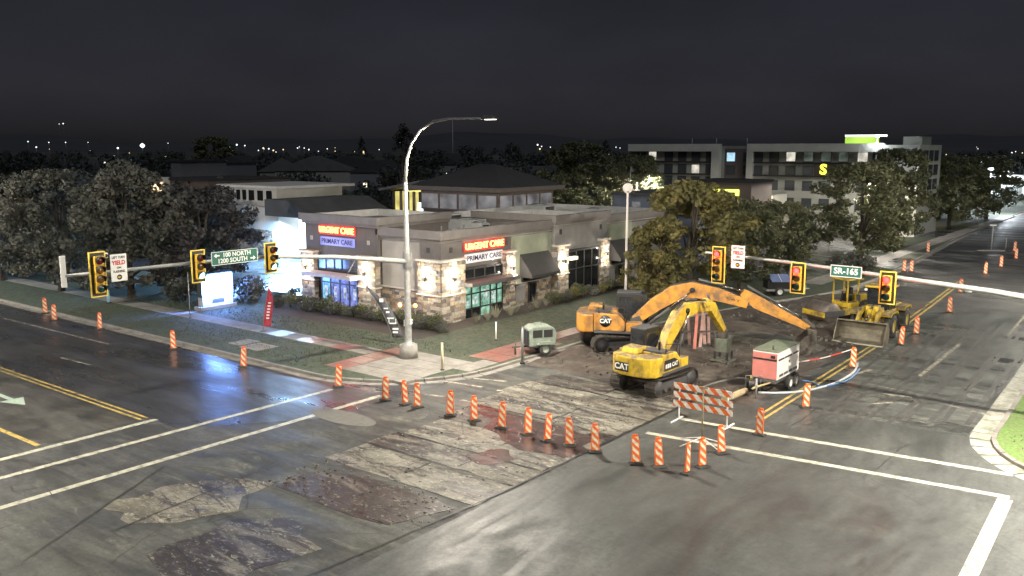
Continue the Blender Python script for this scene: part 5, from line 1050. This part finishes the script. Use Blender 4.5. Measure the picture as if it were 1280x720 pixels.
def wheel(t, x, y, r, wd, side, rimm, name='wheel'):
    w_ = MB().lathe([(r * .55, -wd / 2), (r * .86, -wd / 2), (r * .97, -wd * .38), (r, -wd * .2), (r, wd * .2), (r * .97, wd * .38), (r * .86, wd / 2), (r * .55, wd / 2)], (0, 0, 0), n=24, axis='y').build(name, RUB, t, loc=(x, y, r))
    tr = MB()
    for i in range(20):
        q = 2 * math.pi * i / 20; M = Matrix.Rotation(q, 4, 'Y') @ Matrix.Translation((0, 0, r)); tr.box(-r * .05, r * .05, -wd * .45, 0, -r * .04, r * .035, M=M); tr.box(r * .08, r * .18, 0, wd * .45, -r * .04, r * .035, M=M)
    tr.build('tread', RUB, w_)
    MB().lathe([(.01, -wd * .3), (r * .5, -wd * .32), (r * .56, -wd * .46), (r * .56, wd * .46), (r * .5, wd * .32), (.01, wd * .3)], n=18, axis='y').build('rim', rimm, w_)
    return w_
# wheel loader, bucket towards the camera side
t = thing('wheel_loader', 'yellow wheel loader with a wide open bucket lowered to the ground', 'wheel loader', (-15.35, 57.6, .02), R(-90))
RIMY = mat('rim_yellow', (.5, .38, .1), .5, var=.3, scale=5)
for x, y in ((1.45, -1.0), (1.45, 1.0), (-1.55, -1.0), (-1.55, 1.0)): wheel(t, x, y, .72, .5, 1, RIMY)
MB().prism([(-2.7, .75), (-.6, .75), (-.6, 1.75), (-2.5, 1.65), (-2.75, 1.3)], -.62, .62).build('engine_hood', CATY, t, bev=.07); B(-2.95, -2.5, -.9, .9, .55, .95).build('counterweight', CATY, t, bev=.06)
B(-.6, 2.1, -.5, .5, .55, 1.15).build('front_frame', CATY, t, bev=.05); MB().prism([(1.2, 1.15), (2.0, 1.15), (1.9, 1.9), (1.5, 1.95)], -.4, .4).build('tower', CATY, t, bev=.03)
B(-.7, .75, -.75, .75, 1.15, 1.5).build('cab_floor', CATY, t, bev=.04); cb = B(-.65, .62, -.68, .68, 1.5, 2.85).build('cab', CGLS, t, bev=.04); B(-.85, .85, -.82, .82, 2.86, 3.02).build('cab_roof', CATY, cb, bev=.05)
for x in (-.66, .6): 
    for y in (-.7, .66): B(x, x + .08, y, y + .05, 1.5, 2.86).build('cab_post', MBLK, cb)
for y in (-.95, .95): 
    for x in (1.45, -1.55): MB().prism([(x - .85, 1.42), (x - .6, 1.6), (x + .6, 1.6), (x + .85, 1.42), (x + .8, 1.36), (x + .55, 1.53), (x - .55, 1.53), (x - .8, 1.36)], y - .3, y + .3).build('mudguard', CATY, t)
for y in (-.58, .52):
    MB().strip([(1.7, 1.75), (2.5, 1.5), (3.3, .55)], [.13, .17, .12], y - .06, y + .12).build('lift_arm', CATY, t); hydraulic(t, (1.3, y, .8), (2.6, y, 1.35), .07, name='lift_cylinder')
hydraulic(t, (1.7, 0, 1.9), (3.2, 0, 1.2), .08, name='tilt_cylinder'); B(2.2, 2.55, -.09, .09, 1.2, 1.8).build('tilt_lever', CATY, t)
BK = mat('bucket_steel', (.2, .18, .13), .6, metal=.3, var=.4, scale=3, c2=(.1, .08, .06), cov=.55)
MB().strip([(4.55, .03), (3.6, .05), (3.38, .3), (3.36, .75), (3.55, 1.15), (3.85, 1.25)], [.03, .04, .05, .05, .05, .04], -1.45, 1.45).build('bucket', BK, t)
for y in (-1.47, 1.42): MB().prism([(4.5, .03), (3.55, .03), (3.36, .35), (3.36, .8), (3.55, 1.15), (3.85, 1.25), (4.1, .8)], y, y + .05).build('bucket_side', BK, t)
MB().box(4.5, 4.68, -1.46, 1.46, 0, .05).build('cutting_edge', mat('edge_pale', (.42, .4, .3), .5, var=.2), t)
for y in (-.35, .35): MB().cyl((.9, y * 2, 2.75), (1.0, y * 2, 2.75), .09, n=12).build('work_lamp', SWHITE, t)
MB().tube([(.8, -.7, 2.6), (1.1, -1.1, 2.6), (1.1, -1.1, 2.3)], .02, 6).build('mirror_arm', MBLK, t); B(1.07, 1.12, -1.22, -.98, 2.0, 2.4).build('mirror', MBLK, t)
# soil compactor
t = thing('road_roller', 'yellow single drum roller with open cab beside the wheel loader', 'roller', (-18.5, 60.3, .02), R(-120))
MB().lathe([(.02, -.95), (.62, -.95), (.66, -.9), (.66, .9), (.62, .95), (.02, .95)], (1.75, 0, .68), n=28, axis='y').build('drum', mat('drum_steel', (.2, .17, .15), .5, metal=.5, var=.35, scale=3), t)
for y in (-1.05, .98): B(.7, 2.5, y, y + .07, .45, .85).build('drum_yoke', DKM, t, bev=.02)
B(2.45, 2.58, -1.05, 1.05, .45, .8).build('yoke_front', CATY, t, bev=.02); B(.35, .85, -1.05, 1.05, .5, .95).build('yoke_rear', CATY, t, bev=.03)
for y in (-.85, .85): wheel(t, -1.2, y, .68, .5, 1, RIMY)
MB().prism([(-2.5, .7), (-.7, .7), (-.7, 1.75), (-1.3, 1.8), (-2.5, 1.3)], -.6, .6).build('engine_hood', CATY, t, bev=.07); B(-.7, .35, -.75, .75, .7, 1.25).build('platform', CATY, t, bev=.03)
for x in (-.62, .28):
    for y in (-.7, .62): B(x, x + .08, y, y + .08, 1.25, 2.75).build('canopy_post', CATY, t)
B(-.85, .55, -.85, .85, 2.75, 2.88).build('canopy_roof', CATY, t, bev=.03); B(-.45, .0, -.3, .3, 1.25, 1.75).build('seat', MBLK, t, bev=.05); B(-.5, -.4, -.3, .3, 1.7, 2.2).build('seat_back', MBLK, t, bev=.04); MB().tube([(.25, 0, 1.25), (.15, 0, 1.9)], .04).build('steering_column', MBLK, t); MB().cyl((.13, 0, 1.9), (.12, 0, 1.94), .2, n=14).build('steering_wheel', MBLK, t); MB().cyl((-.1, 0, 2.88), (-.1, 0, 3.05), .07, n=10).build('beacon', mat('beacon_amber', (.6, .25, .02), .3), t)
# generator trailer
t = thing('generator_trailer', 'white and red generator on a twin axle trailer, hoses at its foot', 'generator', (-15.55, 40.75, .03), R(90))
GW = mat('generator_white', (.7, .69, .65), .45, var=.1, scale=2); GRD = mat('generator_red', (.55, .2, .17), .45, var=.15, scale=2)
B(-1.35, 1.45, -.62, .62, .68, 2.0).build('enclosure', GW, t, bev=.03); B(-1.38, -1.355, -.6, .6, .72, 1.95).build('end_panel', GRD, t, bev=.01); B(-1.36, 1.46, -.64, .64, 2.003, 2.05).build('enclosure_lid', mat('generator_top', (.13, .16, .11), .6, var=.3), t, bev=.02)
B(-1.392, -1.381, -.58, .58, 1.6, 1.68).build('end_band', MBLK, t); B(-1.392, -1.381, -.5, -.28, 1.72, 1.86).build('end_vent', MBLK, t)
for a, b in ((-1.25, -.55), (-.45, .45), (.6, 1.3)): B(a, b, -.635, -.621, 1.6, 1.68).build('side_band', MBLK, t)
for a in (-1.1, -.5, .1, .7): B(a, a + .5, -.632, -.621, .8, .92).build('side_louvre', DKM, t)
B(.05, .17, -.635, -.621, 1.3, 1.42).build('door_latch', MBLK, t); B(-1.4, 1.5, -.55, .55, .5, .66).build('trailer_frame', DKM, t, bev=.02)
for x in (-.05, .75): 
    for y in (-.72, .72): wheel(t, x, y, .34, .22, 1, SWHITE)
MB().tube([(-1.4, -.3, .55), (-2.5, 0, .5), (-2.7, 0, .5)], .05).build('drawbar', mat('drawbar_cream', (.5, .42, .2), .5), t); MB().tube([(-1.4, .3, .55), (-2.5, 0, .5)], .05).build('drawbar', STEEL, t); MB().cyl((-2.45, -.08, .0), (-2.45, -.08, .95), .05, n=8).build('jack', GALV, t); MB().cyl((-.9, -.2, 2.05), (-.9, -.2, 2.25), .05, n=8).build('exhaust', STEEL, t)
# towable compressor
t = thing('compressor_trailer', 'small white towable compressor with dark side doors on the corner pavement', 'compressor', (-28.55, 39.15, .14), R(55))
CWH = mat('compressor_white', (.2, .235, .19), .5, var=.35, scale=5)
MB().prism([(-.75, .5), (.8, .5), (.85, 1.2), (.7, 1.5), (.35, 1.62), (-.5, 1.62), (-.75, 1.45)], -.55, .55).build('canopy', CWH, t, bev=.05)
for a, b in ((-.55, .0), (.08, .6)): B(a, b, -.565, -.552, 1.0, 1.42).build('side_door', MBLK, t)
B(-.86, -.76, -.5, .5, .55, 1.4).build('front_grille', MBLK, t, bev=.02)
for y in (-.62, .62): wheel(t, .15, y, .34, .2, 1, CWH); MB().prism([(-.3, .62), (-.15, .78), (.45, .78), (.6, .62)], y - .12, y + .12).build('mudguard', CWH, t)
B(-.7, .8, -.45, .45, .4, .5).build('chassis', DKM, t); MB().tube([(-.7, 0, .45), (-1.6, 0, .42)], .05).build('drawbar', STEEL, t); MB().cyl((-1.4, 0, 0), (-1.4, 0, .7), .05, n=8).build('jack', STEEL, t); MB().tube([(-.3, 0, 1.62), (-.3, 0, 1.75), (.1, 0, 1.75), (.1, 0, 1.62)], .03).build('lifting_bail', CWH, t)
# solar light trailer
t = thing('solar_trailer', 'dark solar panel trailer parked beyond the excavators under the trees', 'trailer', (-25.7, 66.8, .1), R(40))
B(-.9, .9, -.6, .6, .55, 1.25).build('battery_box', MBLK, t, bev=.03); B(-1.0, 1.2, -.65, .65, .4, .55).build('chassis', GALV, t)
p = B(-.75, .75, -.55, .55, 1.55, 1.6).build('solar_panel', mat('solar_blue', (.16, .2, .34), .25, var=.1), t, rot=(R(25), 0, 0)); B(-.02, .02, -.55, .55, 1.601, 1.61).build('panel_rib', SWHITE, p)
for y in (-.75, .75): wheel(t, 0, y, .36, .2, 1, SWHITE)
MB().cyl((1.0, 0, .5), (1.0, 0, 2.3), .06, n=8).build('mast', GALV, t); MB().tube([(1.2, 0, .5), (2.6, 0, .5)], .05).build('drawbar', GALV, t); MB().cyl((2.3, 0, 0), (2.3, 0, .8), .05, n=8).build('jack', GALV, t)
# cars
def car(label, x, y, rz, cm):
    t = thing('parked_car', label, 'car', (x, y, .14), rz)
    MB().prism([(-2.2, .35), (2.2, .35), (2.25, .65), (2.1, .85), (1.1, .95), (-2.1, .95), (-2.25, .7)], -.88, .88).build('body', cm, t, bev=.08); MB().prism([(-1.75, .95), (1.0, .95), (.35, 1.45), (-1.1, 1.48)], -.76, .76).build('cabin', CGLS, t, bev=.06); B(-1.05, .3, -.7, .7, 1.47, 1.51).build('roof', cm, t, bev=.02)
    for a in (-1.35, 1.4):
        for b in (-.82, .82): wheel(t, a, b, .33, .2, 1, GALV)
    for b in (-.6, .6): B(2.2, 2.26, b - .18, b + .18, .62, .75).build('headlight', SWHITE, t); B(-2.27, -2.2, b - .15, b + .15, .65, .8).build('tail_light', OFFR, t)
car('dark car parked under the left trees near the lit shrub', *G(42, 339), R(10), mat('car_dark', (.02, .022, .025), .2, var=.05)); x, y = G(1128, 290); car('dark low car parked in front of the lit kiosk', x, y, R(165), mat('car_black', (.015, .015, .016), .2, var=.05))
# ------------------------------------------------------------------ street works furniture
OW = stripe_mat('channelizer_stripes', (.85, .17, .035), (.82, .76, .56), .3, (1.05, 0, 1), .1, border=.115)
ORG = mat('orange_plastic', (.8, .14, .02), .5, var=.15, scale=5)
ch = thing('channelizer', 'x', 'channelizer', (0, 0, 0))
m = MB().prism([(-.165, .07), (.165, .07), (.135, 1.03), (-.135, 1.03)], -.03, .03); m.build('panel', OW, ch, bev=.012)
MB().prism([(-.11, 1.03), (.11, 1.03), (.085, 1.13), (-.085, 1.13)], -.025, .025).build('handle', ORG, ch, bev=.012)
MB().box(-.27, .27, -.19, .19, 0, .06, taper=.03).build('base', RUB, ch, bev=.015)
CH = [((57, 392), 1), ((68, 401), 1), ((125, 412), 1), ((217, 437), 1), ((304, 459), 1), ((423, 484), 2), ((482, 501), 3), ((507, 506), 3), ((522, 510), 3), ((563, 520), 3), ((593, 527), 3), ((627, 536), 3), ((660, 544), 3), ((684, 552), 3), ((712, 558), 3), ((744, 566), 3), ((795, 580), 4), ((824, 584), 4), ((859, 592), 4), ((878, 584), 5), ((902, 567), 5), ((949, 544), 6), ((1007, 510), 7), ((1066, 460), 8), ((1126, 431.5), 9), ((1145, 418), 9), ((1187, 391), 10), ((1200, 366), 11), ((1231.5, 343), 12), ((1251, 334), 12), ((1270, 324), 12), ((1268, 314.5), 12), ((1130, 339.6), 13), ((1139, 340), 13), ((1160, 317), 14)]
LB = {1: ('striped channelizer along the far main road kerb', 'channelizers along the main road kerb'), 2: ('striped channelizer at the end of the crosswalk line beside the corner pavement', None), 3: ('striped channelizer in the row across the broken slabs', 'channelizers across the broken slabs'),
      4: ('striped channelizer in front of the striped barricade, on the smooth new asphalt', 'channelizers in front of the barricade'), 5: ('striped channelizer close beside the barricade foot', 'channelizers beside the barricade foot'), 6: ('striped channelizer standing on the upper crosswalk line right of the barricade', None), 7: ('striped channelizer between the crosswalk line and the generator trailer', None),
      8: ('striped channelizer tied to the red and white tape from the generator', None), 9: ('striped channelizer in front of the wheel loader wheels', 'channelizers by the loader wheels'), 10: ('striped channelizer on the yellow centre line beyond the loader', None), 11: ('striped channelizer beside the small white bag on the centre line', None), 12: ('small far striped channelizer along the side road lane', 'channelizers far along the side road'), 13: ('striped channelizer at the bright driveway kerb', 'channelizers at the driveway kerb'), 14: ('lone striped channelizer on the verge past the driveway', None)}
first = True; cnt = {}
for i, ((px, py), k) in enumerate(CH):
    o = ch if first else copy_tree(ch); first = False
    x, y = G(px, py); ro = math.atan2(y, x) - R(90)
    o.location = (x, y, .036 if k == 3 else .012 if not (y > 84 and x < -22) else .15); o.rotation_euler = (0, 0, ro + {859: R(62), 507: R(40), 125: R(40), 878: R(38), 684: R(35), 902: R(30)}.get(px, random.uniform(-.45, .45)))
    cnt[k] = cnt.get(k, 0) + 1; o['label'] = LB[k][0] + (', %s from the corner pavement' % ORD[cnt[k] - 1] if k == 3 else ', %s from the loader' % ORD[cnt[k] - 1] if k in (9, 12) else ', %s from the corner pole' % ORD[5 - cnt[k]] if k == 1 else ''); o['category'] = 'channelizer'
    if LB[k][1]: o['group'] = LB[k][1]
    elif 'group' in o.keys(): del o['group']
    o.rotation_euler[1] = random.uniform(-.07, .07); o.rotation_euler[0] = random.uniform(-.04, .04)
# barricade
BS = stripe_mat('barricade_stripes', (.85, .16, .03), (.85, .82, .72), .5, (1, 0, 1), .2)
a = Vector(G(843, 482, 1.45)); b = Vector(G(917, 495, 1.45)); c = (a + b) / 2; d = b - a; L_ = d.length
t = thing('barricade', 'three rail orange and white striped barricade in front of the yellow excavator', 'barricade', (c.x, c.y, .012), math.atan2(d.y, d.x))
for z in (.72, 1.1, 1.5): B(-L_ / 2, L_ / 2, -.015, .015, -.13, .13).build('rail', BS, t, loc=(0, -.04, z - .02), rot=(0, R(random.uniform(-.8, .8)), 0))
for x in (-L_ / 2 + .25, L_ / 2 - .25):
    p = B(x - .025, x + .025, -.02, .03, .05, 1.6).build('upright', SWHITE, t); B(x - .03, x + .03, -.75, .75, 0, .05).build('foot', SWHITE, p)
for (x, y, s) in ((-L_ / 2 + .25, .5, .2),): MB().slab([(x - .2, y - .15), (x + .2, y - .15), (x + .2, y + .15), (x - .2, y + .15)], .05, .16).build('sandbag', mat('sandbag', (.07, .065, .05), .9), t, bev=.04)
x, y = G(877, 556); t = thing('sign_stand', 'empty pole stand with splayed legs in front of the barricade', 'sign stand', (x, y, .01), R(20))
MB().cyl((0, 0, 0), (0, 0, 2.3), .03, n=8).build('pole', mat('stand_olive', (.2, .18, .1), .6), t); B(-.16, .16, -.02, .02, 2.26, 2.32).build('crossbar', MATS['stand_olive'], t)
for q in (20, 150, 215, 320): MB().tube([(0, 0, .3), (.95 * math.cos(R(q)), .95 * math.sin(R(q)), .02)], .02, 6).build('leg', SWHITE, t)
# hoses, tape, pipe, pump
def line3(name, label, cat, pts, r, m, z=.05, group=None):
    P = [Vector((*G(p[0], p[1], p[2] if len(p) > 2 else 0), (p[2] if len(p) > 2 else 0) + z)) for p in pts]; Q = []
    for i in range(len(P) - 1):
        p0, p1, p2, p3 = P[max(i - 1, 0)], P[i], P[i + 1], P[min(i + 2, len(P) - 1)]
        for k in range(6): u = k / 6; Q.append(.5 * ((2 * p1) + (p2 - p0) * u + (2 * p0 - 5 * p1 + 4 * p2 - p3) * u * u + (3 * p1 - p0 - 3 * p2 + p3) * u ** 3))
    Q.append(P[-1]); o = MB().tube(Q, r, 8).build(name, m); return tag(o, label, cat, group)
line3('hose', 'pale flat hose curving round the generator trailer to the channelizer', 'hose', [(948, 492), (985, 492), (1020, 487), (1050, 477), (1068, 465), (1072, 455)], .055, mat('hose_pale', (.5, .54, .56), .5))
line3('hose', 'blue hose lying beside the pale one near the generator wheels', 'hose', [(1003, 477), (1015, 479), (1030, 484), (1060, 476), (1075, 462)], .04, mat('hose_blue', (.1, .22, .45), .5))
line3('hose', 'dark hose trailing from the pump towards the excavated ground', 'hose', [(940, 478), (925, 474, .25), (905, 477, .1), (880, 485), (868, 494)], .06, mat('hose_grey', (.16, .16, .15), .6))
line3('hose', 'loose dark cable lying on the soil under the long boom', 'cable', [(890, 428), (905, 418), (920, 424), (945, 412), (960, 418)], .05, MBLK)
tp = line3('caution_tape', 'red and white tape stretched from the generator to a channelizer', 'tape', [(996, 453, .95), (1030, 447, .9), (1064, 437, 1.05)], .03, stripe_mat('tape_stripes', (.75, .06, .04), (.75, .72, .68), 2.2, (1, 1, 0)), 0)
line3('pipe', 'short yellowish pipe lying behind the barricade beside the pump', 'pipe', [(905, 500, .15), (932, 489, .15)], .16, mat('pipe_cream', (.42, .35, .2), .6), .02)
x, y = G(940, 489); t = thing('water_pump', 'small dark pump at the end of the generator drawbar', 'pump', (x, y, .04), R(30)); B(-.3, .3, -.25, .25, .05, .5).build('pump_body', MBLK, t, bev=.05); MB().cyl((-.2, -.3, .4), (.2, -.3, .4), .17, n=14).build('motor', DKM, t); MB().tube([(-.35, -.3, 0), (-.35, -.3, .8), (.35, -.3, .8), (.35, -.3, 0)], .025, 6).build('carry_frame', GALVD, t); MB().cyl((0, .1, .5), (0, .1, .7), .1, n=12).build('fuel_cap', mat('pump_yellow', (.5, .4, .1), .5), t)
x, y = G(1210, 366); o = MB().lathe([(.0, .0), (.22, .0), (.28, .12), (.25, .32), (.1, .42), (.06, .5), (0, .5)], n=10).build('white_bag', SWHITE, loc=(x, y, .01)); tag(o, 'small white bag lying on the centre line beyond the loader', 'bag')
x, y = G(1239, 314); t = thing('portable_sign', 'portable sign post on a flat base far along the side road', 'sign', (x, y, .01), R(30)); B(-1.4, 1.4, -.2, .2, 0, .12).build('base', CONC, t); MB().cyl((0, 0, .1), (0, 0, 2.9), .06, n=8).build('post', GALV, t); B(-.35, .35, -.05, .05, 2.85, 3.0).build('head', SWHITE, t)
for (px, py, h, lab) in ((1257, 312, 1.3, 'thin grey post far along the side road verge'), (1222, 283, 2.6, 'thin post beside the far trees'), (1036, 316, 3.2, 'thin post behind the SR-165 sign')): marker(lab, px, py, h, GALV, .05)
# red shovels and planks leaning in a row behind the yellow boom
WOODR = mat('plank_pink', (.42, .26, .22), .6, var=.25, scale=5); POLR = mat('pole_red', (.5, .16, .12), .5, var=.2)
for i, (px, py, top) in enumerate(((862, 434, 2.3), (868, 437, 2.5), (875, 435, 2.4), (881, 433, 2.3), (886, 431, 2.2))):
    x, y = G(px, py); o = MB().box(-.09, .09, -.03, .03, 0, top, taper=.01).build('shoring_plank', POLR if i == 1 else WOODR, loc=(x, y, .04), rot=(R(-6), R(random.uniform(-5, 5)), R(40)), bev=.01); tag(o, 'pinkish plank standing upright behind the yellow excavator boom' if i != 1 else 'red pole standing among the pinkish planks', 'plank', 'planks behind the yellow boom' if i != 1 else None)
x, y = G(874, 436); t = thing('plank_rack', 'low steel rack holding the pinkish planks behind the boom', 'rack', (x, y, .04), R(40)); B(-1.1, 1.1, .1, .18, .9, 1.0).build('top_rail', STEEL, t); [B(q, q + .08, .1, .6, 0, .08).build('foot', STEEL, t) for q in (-1.0, .9)]; [B(q, q + .08, .1, .18, .08, .9).build('upright', STEEL, t) for q in (-1.0, .9)]
# feather flags
def flag(label, base, top_off, m, h, wd, rz, marks=None):
    t = thing('feather_flag', label, 'flag', (*base, .13), rz); pole = [(top_off * u ** 1.6, 0, h * u) for u in (0, .2, .4, .6, .8, 1)]; MB().tube(pole, .02, 6).build('pole', GALVD, t)
    up = []; n = 14; v = MB()
    for i in range(n + 1):
        u = .12 + .88 * i / n; x = top_off * u ** 1.6; z = h * u; wl = wd * (math.sin(min(1, (1 - u) * 2.2 + .08) * math.pi / 2)) ; yb = .05 * math.sin(i * .9)
        for (dx, dy) in ((.0, -.006), (wl * .5, yb - .006), (wl, -yb * .6 - .006), (wl, -yb * .6 + .006), (wl * .5, yb + .006), (0, .006)): v.v.append((x + dx, dy, z))
    for i in range(n):
        for j in range(6): v.f.append((6 * i + j, 6 * i + (j + 1) % 6, 6 * i + 6 + (j + 1) % 6, 6 * i + 6 + j)); v.sm.append(True)
    v.f += [tuple(range(6))[::-1], tuple(range(6 * n, 6 * n + 6))]; v.sm += [False, False]; v.build('cloth', m, t)
    for (u, du, x0_, x1_) in marks or []:
        x = top_off * u ** 1.6; B(x + x0_, x + x1_, -.07, -.055, h * u, h * (u + du)).build('printed_mark', PWHT if not isinstance(marks, tuple) else PRED, t)
    MB().cyl((0, 0, 0), (0, 0, .05), .2, n=12).build('base', DKM, t)
flag('bright pink-red feather flag on the lawn strip beside the pavement', G(329, 417), .45, mat('flag_red', (.55, .06, .09), .7, var=.3, scale=4, trans=.2), 2.75, .5, R(40), [(.3 + .07 * i, .03, .18, .36) for i in range(6)])
flag('leaning dark grey feather flag with white print beside the lamp pole', G(492, 433), -1.55, mat('flag_grey', (.09, .09, .1), .7, var=.3, scale=4, trans=.15), 3.4, .62, R(35), [(.2, .03, .1, .4), (.26, .03, .15, .5), (.36, .02, .1, .5), (.45, .02, .1, .5), (.38, .07, .08, .12), (.38, .07, .48, .52), (.55, .03, .2, .4), (.62, .02, .2, .45), (.74, .06, .2, .42)])
# screen monument
t = thing('display_sign', 'glaring blue-white display screen on a stone plinth on the lawn', 'display sign', (-55.2, 36.3, .13), R(90))
B(-1.5, 1.5, -.4, .4, 0, .28).build('plinth', CONC, t, bev=.03); B(-1.25, 1.25, -.28, .28, .28, .92).build('base_cabinet', mat('cabinet_grey', (.3, .3, .33), .6), t, bev=.02); B(-.5, .5, -.295, -.281, .48, .78).build('name_plate', FRAME, t)
B(-1.3, 1.3, -.3, .3, .92, 2.6).build('screen_case', MBLK, t, bev=.02); B(-1.2, 1.2, -.32, -.301, 1.02, 2.5).build('screen', lit('screen_blue', (.22, .42, 1), 18, .6), t)
lamp('screen_glow', 'AREA', (0, -.5, 1.7), 7000, (.12, .28, 1), t, 2.3, (R(90), 0, 0), sy=1.4)
# amber hazard lamps at the clinic wall
for px, py, lab in ((500, 381, 'round amber hazard lamp glowing left of the lamp pole'), (519, 382, 'round amber hazard lamp glowing right of the lamp pole')):
    Xh, Zh = PY(px, py, 40.6); t = thing('hazard_lamp', lab, 'lamp', (Xh, 40.6, .13)); MB().cyl((0, 0, 0), (0, 0, max(.4, Zh - .25)), .04, n=8).build('stake', GALVD, t); MB().lathe([(.01, -.07), (.12, -.06), (.14, 0), (.12, .06), (.01, .07)], (0, 0, max(.5, Zh - .13)), n=14, axis='y').build('lamp_disc', emis('hazard_amber', (1, .2, .04), 14) if px < 510 else emis('hazard_yellow', (1, .42, .05), 5), t)
